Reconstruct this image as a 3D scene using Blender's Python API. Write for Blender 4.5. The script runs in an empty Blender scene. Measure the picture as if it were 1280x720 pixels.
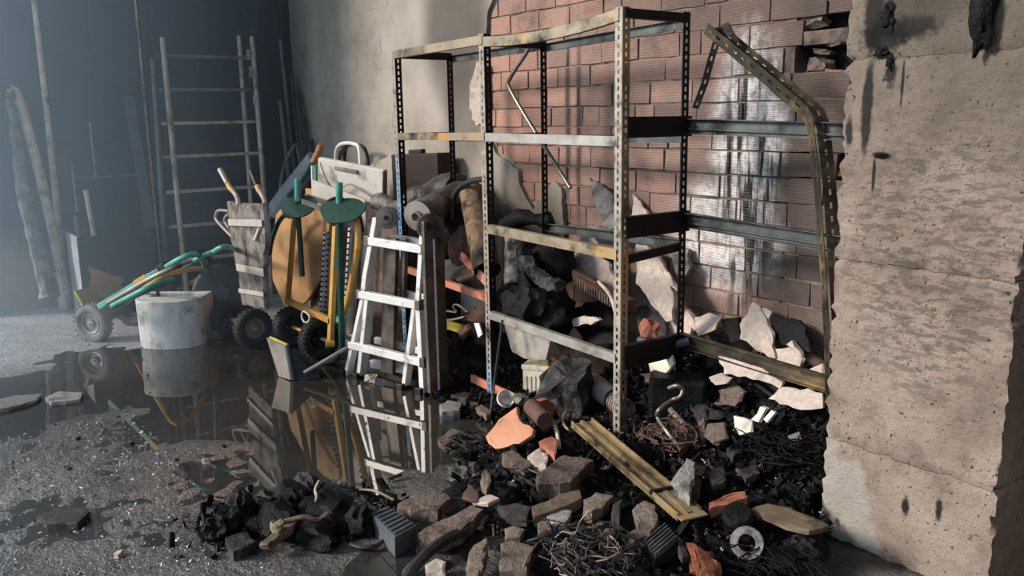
import bpy, bmesh, math, random
from mathutils import Vector as V, Matrix, noise, Quaternion

# ---------------------------------------------------------------- camera, world, lights
sc = bpy.context.scene
COL = sc.collection
cd = bpy.data.cameras.new('camera'); cam = bpy.data.objects.new('camera', cd); COL.objects.link(cam)
cd.sensor_width = 36; cd.lens = 29.7353; cd.clip_start = .05
_m = [[0.590303, -0.149313, 0.793252], [0.807061, 0.126212, -0.576822], [-0.013991, 0.980702, 0.195008]]
cam.matrix_world = Matrix.Translation((7.871, -3.189, 1.5)) @ Matrix(_m).to_4x4()
sc.camera = cam
sc.view_settings.view_transform = 'Standard'; sc.view_settings.look = 'None'
sc.view_settings.gamma = 1; sc.view_settings.use_curve_mapping = False
sc.view_settings.exposure = 0.0
w = bpy.data.worlds.new('world'); sc.world = w; w.use_nodes = True
w.node_tree.nodes['Background'].inputs[0].default_value = (.60, .80, 1, 1)
w.node_tree.nodes['Background'].inputs[1].default_value = 1.4
sc.cycles.max_bounces = 6; sc.cycles.volume_bounces = 1
sl = bpy.data.lights.new('sun', 'SUN'); sl.energy = 5.0; sl.angle = math.radians(14); sl.color = (1, .945, .885)
so = bpy.data.objects.new('sun', sl); COL.objects.link(so); so.location = (-3, -9, 5)
so.rotation_euler = V((.42, .80, -.44)).to_track_quat('-Z', 'Z').to_euler()

# ---------------------------------------------------------------- materials
def lin(h):
    if isinstance(h, str): h = [int(h[i:i+2], 16) for i in (1, 3, 5)]
    return tuple(((v/255)/12.92 if v/255 <= .04045 else ((v/255+.055)/1.055)**2.4) for v in h) + (1,)
class NT:
    def __init__(s, name):
        s.m = bpy.data.materials.new(name); s.m.use_nodes = True; s.t = s.m.node_tree
        s.b = s.t.nodes['Principled BSDF']
        s.geo = s.t.nodes.new('ShaderNodeNewGeometry'); s.tc = s.t.nodes.new('ShaderNodeTexCoord')
    def n(s, typ, **kw):
        nd = s.t.nodes.new(typ)
        for k, v in kw.items(): setattr(nd, k, v)
        return nd
    def put(s, sock, v):
        if isinstance(v, bpy.types.NodeSocket): s.t.links.new(v, sock)
        else: sock.default_value = v
    def noise(s, scale, detail=4, vec=None, rough=.6, dist=0, stretch=None):
        nd = s.n('ShaderNodeTexNoise'); nd.inputs['Scale'].default_value = scale
        nd.inputs['Detail'].default_value = detail; nd.inputs['Roughness'].default_value = rough
        nd.inputs['Distortion'].default_value = dist
        vec = vec or s.tc.outputs['Object']
        if stretch:
            mp = s.n('ShaderNodeMapping'); mp.inputs['Scale'].default_value = stretch; s.put(mp.inputs[0], vec); vec = mp.outputs[0]
        s.put(nd.inputs['Vector'], vec); return nd.outputs['Fac']
    def ramp(s, f, stops, interp='LINEAR'):
        r = s.n('ShaderNodeValToRGB'); r.color_ramp.interpolation = interp
        e = r.color_ramp.elements
        while len(e) < len(stops): e.new(.5)
        for k, (p, c) in enumerate(stops):
            e[k].position = p; e[k].color = c if isinstance(c, tuple) and len(c) == 4 else lin(c) if not isinstance(c, (int, float)) else (c, c, c, 1)
        s.put(r.inputs[0], f); return r.outputs[0]
    def math(s, op, a, b=0., c=0., clamp=False):
        nd = s.n('ShaderNodeMath', operation=op, use_clamp=clamp)
        s.put(nd.inputs[0], a); s.put(nd.inputs[1], b); s.put(nd.inputs[2], c); return nd.outputs[0]
    def mix(s, f, a, b, mode='MIX'):
        nd = s.n('ShaderNodeMix', data_type='RGBA', blend_type=mode)
        s.put(nd.inputs[0], f); s.put(nd.inputs[6], a if not isinstance(a, str) else lin(a)); s.put(nd.inputs[7], b if not isinstance(b, str) else lin(b))
        return nd.outputs[2]
    def spot(s, c, r, edge=.35, nz=0., nscale=6):
        """1 inside an ellipsoid at world c with radii r, ragged by noise"""
        sub = s.n('ShaderNodeVectorMath', operation='SUBTRACT'); s.put(sub.inputs[0], s.geo.outputs['Position']); sub.inputs[1].default_value = c
        dv = s.n('ShaderNodeVectorMath', operation='DIVIDE'); s.put(dv.inputs[0], sub.outputs[0]); dv.inputs[1].default_value = r
        ln = s.n('ShaderNodeVectorMath', operation='LENGTH'); s.put(ln.inputs[0], dv.outputs[0]); d = ln.outputs['Value']
        if nz:
            f = s.noise(nscale, 5, s.geo.outputs['Position'])
            d = s.math('ADD', d, s.math('MULTIPLY', s.math('SUBTRACT', f, .5), nz*2))
        mr = s.n('ShaderNodeMapRange', interpolation_type='SMOOTHSTEP'); s.put(mr.inputs[0], d)
        mr.inputs[1].default_value = 1+edge; mr.inputs[2].default_value = 1-edge; mr.inputs[3].default_value = 0; mr.inputs[4].default_value = 1
        return mr.outputs[0]
    def bump(s, h, strength=.4, dist=.01, prev=None):
        b = s.n('ShaderNodeBump'); b.inputs['Strength'].default_value = strength; b.inputs['Distance'].default_value = dist
        s.put(b.inputs['Height'], h)
        if prev is not None: s.put(b.inputs['Normal'], prev)
        return b.outputs[0]
    def out(s, color, rough=.8, metal=0., normal=None, spec=.5):
        s.put(s.b.inputs['Base Color'], color if not isinstance(color, str) else lin(color))
        s.put(s.b.inputs['Roughness'], rough); s.put(s.b.inputs['Metallic'], metal)
        s.b.inputs['Specular IOR Level'].default_value = spec
        if normal is not None: s.put(s.b.inputs['Normal'], normal)
        return s.m
def mat(name, c1, c2, scale=8, rough=.8, metal=0., bump=.3, bscale=40, bdist=.004, soot=0., sscale=5, sootc='#0d0c0b', spec=.4, stretch=None, c3=None, rand=0.):
    s = NT(name)
    f = s.noise(scale, 5, stretch=stretch)
    st = [(.3, c1), (.7, c2)] if c3 is None else [(.3, c1), (.5, c2), (.68, c3)]
    col = s.ramp(f, st)
    if rand:
        oi = s.n('ShaderNodeObjectInfo'); v = s.math('MULTIPLY_ADD', oi.outputs['Random'], rand, 1-rand/2)
        hs = s.n('ShaderNodeHueSaturation'); s.put(hs.inputs['Value'], v); s.put(hs.inputs['Color'], col); col = hs.outputs[0]
    if soot:
        g = s.noise(sscale, 5, s.geo.outputs['Position'], rough=.65)
        k = s.ramp(g, [(max(0, .62-soot*.35), 0.), (min(1, .80-soot*.35), 1.)])
        col = s.mix(k, col, sootc)
    nm = s.bump(s.noise(bscale, 4, rough=.7), bump, bdist) if bump else None
    return s.out(col, rough, metal, nm, spec)
M = {}
M['char'] = mat('charred', '#060606', '#0f0e0e', 14, .55, bump=.9, bscale=60, bdist=.010, c3='#1c1b1a', spec=.18)
M['ash'] = mat('ash', '#141312', '#2a2725', 16, .7, bump=.9, bscale=60, bdist=.012, c3='#57534e')
M['soot_metal'] = mat('soot_metal', '#0c0b0b', '#1d1a18', 10, .55, .3, bump=.2)
M['galv'] = mat('galvanised', '#776f64', '#a49c90', 9, .5, .35, bump=.1, soot=.5, sscale=7, c3='#a3733c')
M['galv_clean'] = mat('galvanised_clean', '#8d867c', '#b7b0a6', 6, .45, .4, bump=.08, soot=.25, sscale=4)
M['rustbeam'] = mat('scorched_beam', '#726551', '#998a73', 4, .5, .3, bump=.1, soot=.35, sscale=5, c3='#b98b4e')
M['goldbeam'] = mat('heat_tinted_beam', '#63543f', '#a58d68', 5, .42, .4, bump=.12, soot=.35, sscale=6, c3='#a58f68')
M['greybeam'] = mat('grey_beam', '#343634', '#636560', 5, .45, .35, bump=.1, soot=.35, sscale=6)
M['darkgold'] = mat('sooty_heat_tinted_steel', '#211e1a', '#4a4236', 6, .45, .4, bump=.12, soot=.3, sscale=7, c3='#8a744e')
M['orange'] = mat('orange_paint', '#b9644c', '#d08a70', 6, .5, bump=.1, soot=.2, sscale=8, c3='#e3a184')
M['alu'] = mat('aluminium', '#d5d2cc', '#f0eeea', 7, .42, .25, bump=.06, soot=.14, sscale=9, sootc='#55504a')
M['alu_shaded'] = mat('shaded_aluminium', '#4e463f', '#7c7269', 4, .45, .4, bump=.08, soot=.3, sscale=5, sootc='#2a2623')  # darker copy of the aluminium: shade of the side webs, plus soot blotches
M['black_plastic'] = mat('black_plastic', '#0f0f10', '#1e1e1f', 9, .5, bump=.15)
M['chrome'] = mat('dull_chrome', '#6f675b', '#a0978a', 9, .42, .7, bump=.05)
M['teal'] = mat('teal_paint', '#3a8a78', '#6cb8a6', 6, .42, bump=.08, soot=.12, sootc='#12332c')
M['green'] = mat('dark_green_paint', '#0b3328', '#174a3b', 6, .45, bump=.1, soot=.25, sootc='#0b2019')
M['yellow'] = mat('yellow_paint', '#b98a3c', '#d3a65c', 7, .45, bump=.08, soot=.15, sootc='#7a5a24')
M['doorplank'] = mat('smoked_plank', '#2c3138', '#444a52', 5, .7, bump=.15)
M['olive'] = mat('olive_steel', '#6f6a4c', '#928c66', 6, .6, bump=.2)
M['rubber'] = mat('rubber', '#1f1f20', '#343435', 12, .75, bump=.3, bscale=60)
M['rubber_dusty'] = mat('dusty_rubber', '#4f4e4d', '#8d8b88', 8, .85, bump=.4, bscale=60)
M['darkrubber'] = mat('dark_rubber', '#15171b', '#25282d', 6, .6, bump=.2)
M['rim'] = mat('wheel_rim', '#77736d', '#b5b2ad', 9, .4, .5, bump=.05)
M['rim_dark'] = mat('dark_rim', '#1c1b1b', '#3f3d3b', 9, .45, .4, bump=.05)
M['tray'] = mat('tan_tray', '#a07850', '#c09a6c', 3, .65, bump=.15, soot=.25, sscale=3, sootc='#6d4322')
M['whiteboard'] = mat('soiled_white_panel', '#d9cfc2', '#efe8dd', 4, .6, bump=.08, soot=.22, sscale=6, sootc='#8d8175')
M['greypanel'] = mat('grey_panel', '#8e867c', '#b3aaa0', 3, .7, bump=.1, soot=.25, sscale=4, sootc='#4d4741')
M['burntboard'] = mat('burnt_board', '#6a645e', '#98918a', 9, .85, bump=.7, bscale=22, bdist=.012, soot=.4, sscale=9, sootc='#35302d')
M['tape'] = mat('pale_tape', '#a69f95', '#c9c2b8', 9, .7, bump=.3)
M['brownbox'] = mat('dark_brown_case', '#1e1513', '#33231f', 5, .6, bump=.2)
M['concrete'] = mat('pale_concrete', '#a9abab', '#d2d3d2', 5, .8, bump=.35, bscale=30, soot=.3, sscale=7, sootc='#6e6e6d', stretch=(5, 5, .8))
M['darkpanel'] = mat('sooty_sheet_metal', '#14161a', '#262a30', 3, .55, .2, bump=.15, bscale=15)
M['palepanel'] = mat('smoked_grey_metal', '#6d6f72', '#9a9b9c', 4, .7, bump=.1, soot=.3, sootc='#3a3b3e')
M['steel_dusty'] = mat('dusty_steel_tube', '#8b8078', '#b8aca2', 5, .55, .3, bump=.15, soot=.3, sscale=6, sootc='#5a5450', stretch=(6, 6, 1))
M['steel_sooty'] = mat('sooty_steel_tube', '#3d4046', '#6a6d72', 5, .5, .3, bump=.15)
M['steel_white'] = mat('limed_steel_tube', '#9c8a78', '#cdbfb0', 9, .7, .1, bump=.4, soot=.3, sscale=12, sootc='#5a4f47')
M['bark'] = mat('flaking_charred_timber', '#2a2825', '#5b5751', 9, .85, bump=1, bscale=18, bdist=.03, c3='#8f8a82')
M['greymat'] = mat('grey_rolled_mat', '#7d8288', '#9ca2a7', 4, .7, bump=.2)
M['wood'] = mat('worn_wood_handle', '#8a6238', '#bb8d58', 6, .6, bump=.15, stretch=(1, 1, 8), soot=.15)
M['roll'] = mat('scorched_roll', '#5c4634', '#9a7f64', 14, .85, bump=.8, bscale=40, bdist=.01, soot=.45, sscale=11, sootc='#221a15')
M['roll_grey'] = mat('flaking_grey_roll', '#4c4844', '#9a948c', 22, .8, bump=.8, bscale=45, bdist=.012, soot=.4, sscale=14)
M['crumple'] = mat('crumpled_sooty_film', '#1c1b1a', '#4e4a46', 6, .5, bump=.7, bscale=12, bdist=.03, c3='#8d8780')
M['brickrub'] = mat('brick_rubble', '#55483f', '#877467', 70, .9, bump=1, bscale=110, bdist=.008, soot=.35, sscale=9, sootc='#2a211d', rand=.5)
M['redrub'] = mat('red_clay_rubble', '#8a4c3a', '#b07058', 14, .85, bump=.5, bscale=45, bdist=.005, soot=.2, sscale=12, sootc='#4a2a20')
M['terracotta'] = mat('terracotta', '#b5795a', '#c98f70', 4, .8, bump=.2, bscale=30, soot=.1, sootc='#8c5a42')
M['plasterrub'] = mat('plaster_rubble', '#a69588', '#c6b5a8', 40, .9, bump=.35, bscale=70, bdist=.004, soot=.2, sscale=6, sootc='#5c5049', rand=.25)
M['greyrub'] = mat('grey_rubble', '#6a6661', '#98948e', 50, .9, bump=.8, bscale=100, bdist=.006, soot=.3, sscale=10, sootc='#3b3835', rand=.4)
M['darkrub'] = mat('sooty_rubble', '#262220', '#4a433f', 40, .85, bump=.8, bscale=90, bdist=.006, soot=.3, sscale=8, rand=.4)
M['louvre'] = mat('sooty_grey_plastic', '#3a3d3f', '#565a5c', 6, .6, bump=.1)
M['cream'] = mat('cream_plastic', '#cfc1a8', '#ece2cf', 6, .6, bump=.15, soot=.2, sscale=11, sootc='#8b7a62')
M['cable'] = mat('burnt_cable', '#141312', '#3b3735', 20, .5, bump=.4)
M['wire'] = mat('bare_wire', '#5c4c42', '#9b8879', 20, .5, .4, bump=.2)
M['hose'] = mat('black_hose', '#1b1b1b', '#3a3938', 8, .45, bump=.1)
M['timber'] = mat('burnt_timber', '#4f4236', '#86735c', 5, .75, bump=.5, bscale=25, soot=.35, sscale=9, stretch=(1, 1, 6))
M['yellowp'] = mat('yellow_plastic', '#b8a02a', '#d8c548', 9, .5, bump=.1, soot=.1)
M['rag'] = mat('brown_cloth', '#3d2a24', '#6a4d42', 9, .9, bump=.5)
M['bristle'] = mat('broom_bristle', '#7d6a4a', '#b29c70', 30, .9, bump=.8, bscale=80)
M['bluepaint'] = mat('blue_paint', '#2f78b4', '#5d9fd0', 6, .5, bump=.08, soot=.2)
M['hole_shade'] = mat('black_hole_shade', '#050505', '#0a0909', 5, .9, bump=0)  # black that stands in for the shade inside holes and bores

# ---------------------------------------------------------------- mesh helpers
class MB:
    def __init__(s): s.v = []; s.f = []
    def add(s, vs, fs):
        k = len(s.v); s.v += [V(p) for p in vs]; s.f += [tuple(i+k for i in f) for f in fs]; return s
    def box(s, c, size, R=None):
        hx, hy, hz = [q/2 for q in size]
        vs = [V((x, y, z)) for x in (-hx, hx) for y in (-hy, hy) for z in (-hz, hz)]
        if R is not None: vs = [R @ q for q in vs]
        return s.add([V(c)+q for q in vs], [(0,1,3,2),(4,6,7,5),(0,4,5,1),(2,3,7,6),(0,2,6,4),(1,5,7,3)])
    def bar(s, p0, p1, wd, w, dd, d):
        """rectangular bar p0-p1; wd, dd cross directions, w centred, d from 0 to d along dd"""
        p0, p1, wd, dd = V(p0), V(p1), V(wd).normalized(), V(dd).normalized()
        vs = [p + wd*a + dd*b for p in (p0, p1) for a in (-w/2, w/2) for b in (0, d)]
        return s.add(vs, [(0,1,3,2),(4,6,7,5),(0,4,5,1),(2,3,7,6),(0,2,6,4),(1,5,7,3)])
    def tube(s, pts, r, n=10, closed=False, caps=True, smooth=0):
        pts = [V(p) for p in pts]
        if smooth: pts = curve(pts, smooth, closed)
        m = len(pts); rings = []
        t0 = (pts[1]-pts[0]).normalized()
        up = t0.orthogonal().normalized()
        rr = r if isinstance(r, (list, tuple)) else None
        for k, p in enumerate(pts):
            if closed: t = (pts[(k+1) % m]-pts[k-1])
            else: t = pts[min(k+1, m-1)]-pts[max(k-1, 0)]
            t = t.normalized() if t.length > 1e-9 else t0
            up = (up - t*up.dot(t))
            up = up.normalized() if up.length > 1e-6 else t.orthogonal().normalized()
            b = t.cross(up)
            q = r if rr is None else rr[0]+(rr[-1]-rr[0])*k/(m-1) if len(rr) == 2 else rr[min(k*len(rr)//m, len(rr)-1)]
            rings.append([p + (up*math.cos(a)+b*math.sin(a))*q for a in [2*math.pi*i/n for i in range(n)]])
        vs = [q for R_ in rings for q in R_]; fs = []
        for k in range(m if closed else m-1):
            a, b = k*n, ((k+1) % m)*n
            fs += [(a+i, a+(i+1) % n, b+(i+1) % n, b+i) for i in range(n)]
        if caps and not closed: fs += [tuple(range(n-1, -1, -1)), tuple((m-1)*n+i for i in range(n))]
        return s.add(vs, fs)
    def lathe(s, prof, n, org, axis):
        """prof [(r, h)] turned about axis through org"""
        ax = V(axis).normalized(); u = ax.orthogonal().normalized(); b = ax.cross(u); org = V(org)
        vs = [org + ax*h + (u*math.cos(2*math.pi*i/n)+b*math.sin(2*math.pi*i/n))*r for r, h in prof for i in range(n)]
        fs = [(k*n+i, k*n+(i+1) % n, (k+1)*n+(i+1) % n, (k+1)*n+i) for k in range(len(prof)-1) for i in range(n)]
        return s.add(vs, fs)
    def prism(s, poly, vec):
        n = len(poly); vec = V(vec); p = [V(q) for q in poly]
        return s.add(p+[q+vec for q in p], [tuple(range(n)), tuple(range(2*n-1, n-1, -1))] + [(i, i+n, (i+1) % n+n, (i+1) % n) for i in range(n)])
def curve(pts, k, closed=False):
    pts = [V(p) for p in pts]; m = len(pts); out = []
    g = lambda i: pts[i % m] if closed else pts[min(max(i, 0), m-1)]
    for i in range(m if closed else m-1):
        p0, p1, p2, p3 = g(i-1), g(i), g(i+1), g(i+2)
        for j in range(k):
            t = j/k
            out.append(.5*((2*p1)+(p2-p0)*t+(2*p0-5*p1+4*p2-p3)*t*t+(3*p1-p0-3*p2+p3)*t**3))
    if not closed: out.append(pts[-1])
    return out
def make(name, mb, m, parent=None, smooth=False, bevel=0, kind=None, label=None):
    me = bpy.data.meshes.new(name)
    org = V((0, 0, 0))
    if parent is not None: org = parent.matrix_world.translation.copy()
    else:
        xs = [p.x for p in mb.v]; ys = [p.y for p in mb.v]; zs = [p.z for p in mb.v]
        org = V(((min(xs)+max(xs))/2, (min(ys)+max(ys))/2, min(zs)))
    me.from_pydata([p-org for p in mb.v], [], mb.f); me.update()
    bm = bmesh.new(); bm.from_mesh(me); bmesh.ops.recalc_face_normals(bm, faces=bm.faces); bm.to_mesh(me); bm.free()
    me.materials.append(M[m] if isinstance(m, str) else m)
    if smooth:
        me.polygons.foreach_set('use_smooth', [True]*len(me.polygons)); me.set_sharp_from_angle(angle=math.radians(smooth if smooth > 1 else 40))
    o = bpy.data.objects.new(name, me); COL.objects.link(o)
    if parent is None: o.location = org; o.matrix_world = Matrix.Translation(org)
    else:
        o.parent = parent; o.matrix_world = Matrix.Translation(org)
    if bevel:
        bv = o.modifiers.new('bevel', 'BEVEL'); bv.width = bevel; bv.segments = 2; bv.limit_method = 'ANGLE'
    if kind: o['kind'] = kind
    if label: o['label'] = label
    return o
def tag(o, label, cat, group=None, kind=None):
    o['label'] = label; o['category'] = cat
    if group: o['group'] = group
    if kind: o['kind'] = kind
    return o
def thing(name, label, cat, loc, group=None):
    o = bpy.data.objects.new(name, None); o.empty_display_size = .05; COL.objects.link(o)
    o.location = loc; o.matrix_world = Matrix.Translation(loc)
    return tag(o, label, cat, group)
def nz(p, s, seed=0): return noise.noise(V(p)*s + V((seed*7.3, seed*3.1, seed*1.7)))
def nvec(p, s, seed=0): return noise.noise_vector(V(p)*s + V((seed*7.3, seed*3.1, seed*1.7)))

def slab(poly, th, seed=0, jag=.012, vec=None, step=.035, bulge=.004):
    """broken slab: ragged outline polygon (world points), thickness th away from the face"""
    rnd = random.Random(seed); P = [V(p) for p in poly]
    n = V((0, 0, 0)); c = sum(P, V((0, 0, 0)))/len(P)
    for i in range(len(P)): n += (P[i]-c).cross(P[(i+1) % len(P)]-c)
    n.normalize(); vec = V(vec) if vec is not None else (-n*th if n.z > -.2 and n.y < .9 else n*th)
    if vec.length < 1e-6: vec = -n*th
    ring = []
    for i in range(len(P)):
        a, b = P[i], P[(i+1) % len(P)]; k = max(1, min(9, int((b-a).length/step)))
        for j in range(k):
            q = a+(b-a)*(j/k)
            e = (b-a).normalized().cross(n)
            if j: q = q + e*rnd.uniform(-jag, jag)
            ring.append(q + n*rnd.uniform(-bulge, bulge)*.5)
    m = len(ring); mb = MB()
    low = [q+vec+(c-q).normalized()*rnd.uniform(-jag*.6, jag*1.3) for q in ring]
    mid = [(q+l)/2 + (q-c).normalized()*rnd.uniform(-jag*.3, jag*.9) for q, l in zip(ring, low)]
    inner = [q+(c-q).normalized()*min(.012+rnd.uniform(0, .006), (c-q).length*.3)-vec.normalized()*bulge*.35 for q in ring]
    fs = []
    for i in range(m):
        j = (i+1) % m
        fs += [(i, j, m+j, m+i), (m+i, m+j, 2*m+j, 2*m+i), (i, 3*m+i, 3*m+j, j)]
    fs.append(tuple(range(2*m, 3*m))); fs.append(tuple(range(4*m-1, 3*m-1, -1)))
    return mb.add(ring+mid+low+inner, fs)
def rock(c, size, seed=0, cuts=3, chops=4, rough=.12, rot=None):
    """broken lump: subdivided box, chopped by planes, roughened; c = base centre"""
    rnd = random.Random(seed); bm = bmesh.new(); bmesh.ops.create_cube(bm, size=1)
    bmesh.ops.subdivide_edges(bm, edges=bm.edges[:], cuts=cuts, use_grid_fill=True)
    for _ in range(chops):
        d = V((rnd.uniform(-1, 1), rnd.uniform(-1, 1), rnd.uniform(-.7, 1))).normalized()
        r_ = bmesh.ops.bisect_plane(bm, geom=bm.verts[:]+bm.edges[:]+bm.faces[:], plane_co=d*rnd.uniform(.36, .52), plane_no=d, clear_outer=True)
        ed = [e for e in r_['geom_cut'] if isinstance(e, bmesh.types.BMEdge)]
        if ed: bmesh.ops.holes_fill(bm, edges=ed)
    for v in bm.verts: v.co += nvec(v.co, 2.6, seed)*rough + nvec(v.co, 7, seed+3)*rough*.45
    R = Matrix.Rotation(rnd.uniform(0, 6.28), 3, 'Z') if rot is None else rot
    for v in bm.verts: v.co = R @ V((v.co.x*size[0], v.co.y*size[1], v.co.z*size[2]))
    zmin = min(v.co.z for v in bm.verts); bm.verts.ensure_lookup_table(); bm.verts.index_update()
    mb = MB().add([V(c)+V((v.co.x, v.co.y, v.co.z-zmin-.004)) for v in bm.verts], [[v.index for v in f.verts] for f in bm.faces]); bm.free()
    return mb
def blob(c, r, seed=0, rough=.25, sub=3, sc_=3):
    bm = bmesh.new(); bmesh.ops.create_icosphere(bm, subdivisions=sub, radius=1)
    for v in bm.verts:
        v.co *= 1 + nz(v.co, sc_*.5, seed)*rough*1.4 + nz(v.co, sc_*1.7, seed+2)*rough*.6
    bm.verts.index_update()
    mb = MB().add([V(c)+V((v.co.x*r[0], v.co.y*r[1], v.co.z*r[2])) for v in bm.verts], [[v.index for v in f.verts] for f in bm.faces]); bm.free()
    return mb
def sm(a, b, t):
    u = min(1, max(0, (t-a)/(b-a))); return u*u*(3-2*u)   # a > b runs downwards
def pile(x, y):
    return (.36*math.exp(-((y+.05)/.38)**2)*sm(4.3, 5.0, x)+.10*math.exp(-((y+.9)/.55)**2)*sm(4.3, 5.2, x)+.03*sm(4.6, 5.4, x)*sm(-2.0, -1.5, y))*(1-.9*sm(6.15, 6.4, x)*sm(-.5, -.66, y))

# ---------------------------------------------------------------- the setting
def floor_h(x, y):
    h = .011*nz((x, y, 0), 1.3, 1) + .007*nz((x, y, 0), 4, 2) + .004*nz((x, y, 0), 13, 3)
    h += .016*(1-sm(1.5, 2.3, x+.12*nz((x, y, 0), 2, 6)))                     # dry apron by the back wall
    h += .012*math.exp(-((x-(4.0+.25*(y+2)))/.16)**2)*sm(-1.86, -2.0, y)*sm(-2.6, -2.2, y)
    h += sm(3.0, 3.7, x+.25*nz((x, y, 0), 1.6, 9))*sm(-1.95, -2.35, y+.12*nz((x, y, 0), 3, 8))*(.006+.007*nz((x, y, 0), 2.4, 4)+.007*nz((x, y, 0), 17, 5))
    h += .008*sm(4.55, 4.8, x)*sm(-1.2, -1.8, y)
    h -= .016*math.exp(-((x-3.5)/.95)**2-((y+1.5)/.5)**2)
    return h-.004
def build_floor():
    mb = MB(); xs = [-.2]; 
    while xs[-1] < 6.9: xs.append(xs[-1]+.028)
    while xs[-1] < 9.6: xs.append(xs[-1]+.25)
    ys = [.1]
    while ys[-1] > -3.6: ys.append(ys[-1]-.028)
    while ys[-1] > -9.2: ys.append(ys[-1]-.25)
    n = len(ys)
    mb.v = [V((x, y, floor_h(x, y))) for x in xs for y in ys]
    mb.f = [(i*n+j, i*n+j+1, (i+1)*n+j+1, (i+1)*n+j) for i in range(len(xs)-1) for j in range(n-1)]
    s = NT('sooty_floor'); P = s.geo.outputs['Position']
    a = s.noise(2.2, 6, P); b = s.noise(38, 4, P, .75); g = s.noise(120, 2, P)
    col = s.ramp(a, [(.3, '#35322f'), (.5, '#4d4945'), (.7, '#68625b')])
    dry = s.spot((.9, -2.0, 0), (1.15, 2.2, .5), .35, .25, 3)
    col = s.mix(dry, col, '#a2a4a6')  # dry dusty floor, paled further to stand in for daylight on it
    brown = s.spot((4.35, -2.0, 0), (.38, .55, .3), .4, .35, 7)
    col = s.mix(s.math('MULTIPLY', brown, .7), col, '#6b5547')
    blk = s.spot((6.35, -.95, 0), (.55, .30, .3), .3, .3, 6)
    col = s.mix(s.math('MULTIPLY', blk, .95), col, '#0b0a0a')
    pale = s.spot((6.75, -.72, 0), (.28, .13, .3), .3, .4, 9)
    col = s.mix(s.math('MULTIPLY', pale, .8), col, '#8f8478')
    grit = s.ramp(s.math('MULTIPLY', b, s.noise(5, 3, P)), [(.34, 0.), (.42, 1.)])
    col = s.mix(s.math('MULTIPLY', grit, .55), col, '#8b857e')
    nm = s.bump(b, 1., .022); nm = s.bump(g, .5, .004, nm)
    m = s.out(col, s.ramp(s.noise(3, 5, P), [(.35, .14), (.65, .38)]), 0, nm, .9)
    return make('floor', mb, m, kind='structure', smooth=True)
build_floor()
def build_water():
    s = NT('dirty_water')
    P = s.geo.outputs['Position']
    m = s.out(s.ramp(s.noise(1.5, 4, P), [(.3, '#2a2826'), (.7, '#3d3934')]), .015, 0, s.bump(s.noise(9, 2, P), .012, .01), .9)
    s.b.inputs['IOR'].default_value = 1.55
    mb = MB()
    poly = [(1.5, -2.55), (1.75, -1.2), (2.6, -.72), (4.5, -.6), (5.8, -1.1), (6.3, -1.5), (6.2, -2.4), (5.2, -3.3), (3.2, -3.4), (2.2, -3.1)]
    mb.add([V((x, y, .0015)) for x, y in poly], [tuple(range(len(poly)))])
    tag(make('water_puddle', mb, m), 'dark shallow water standing on the sooty floor, mirroring the ladder', 'puddle')
build_water()

def wall_mat():
    s = NT('sooty_back_wall'); P = s.geo.outputs['Position']
    f = s.noise(1.6, 6, P, stretch=(1, 2.5, .5)); g = s.noise(7, 5, P, .7, stretch=(1, 4, .35))
    col = s.ramp(f, [(.3, '#1d2126'), (.55, '#2a2f36'), (.75, '#3a3f46')])
    col = s.mix(s.ramp(g, [(.66, 0.), (.74, .5)]), col, '#666a6e')
    low = s.spot((0, -2.75, .12), (.3, .62, .5), .35, .3, 3)
    col = s.mix(s.math('MULTIPLY', low, .8), col, '#8a7a6c')
    return s.out(col, .8, 0, s.bump(s.noise(14, 5, P), .4, .012), .3)
M['backwall'] = wall_mat()
make('wall_back', MB().box((-.1, -1.33, 2.8), (.2, 3.12, 5.6)), 'backwall', kind='structure')
M['roomwall'] = mat('smoked_plaster', '#3c3a38', '#57534f', 2, .9, bump=.1)
make('wall_front', MB().box((9.7, -2.2, 2.8), (.2, 4.9, 5.6)), 'roomwall', kind='structure')
make('ceiling', MB().box((4.8, -2.1, 5.67), (10, 4.7, .12)), 'roomwall', kind='structure')

# sooty sheet door in the back wall
door = make('door_1', MB().box((.015, -1.72, 1.49), (.03, .74, 2.95)), 'darkpanel', kind='structure', bevel=.004)
for y0, y1, z0, z1 in ((-2.08, -1.73, .04, 1.32), (-2.08, -1.73, 1.36, 2.94), (-1.71, -1.37, .04, 1.32), (-1.71, -1.37, 1.36, 2.94)):
    make('door_panel', MB().box((.036, (y0+y1)/2, (z0+z1)/2), (.014, y1-y0-.012, z1-z0)), 'darkpanel', door, bevel=.004)
make('door_edge', MB().box((.05, -1.355, 1.49), (.05, .010, 2.95)), 'steel_dusty', door, label='pale scraped edge strip of the dark door')
make('door_bar', MB().box((.05, -1.80, 1.30), (.012, .012, .46)), 'palepanel', door, label='short pale vertical bar on the dark door')
make('door_bar', MB().box((.05, -1.97, 1.0), (.012, .014, .40)), 'palepanel', door)
make('door_bar', MB().box((.05, -1.72, 1.08), (.012, .5, .012)), 'steel_sooty', door)
make('trim_1', MB().box((.03, -1.30, 1.49), (.06, .06, 2.95)), 'darkpanel', kind='structure', bevel=.004)
make('trim_2', MB().box((.03, -.06, 1.49), (.1, .09, 2.95)), 'darkpanel', kind='structure', bevel=.004)

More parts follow.
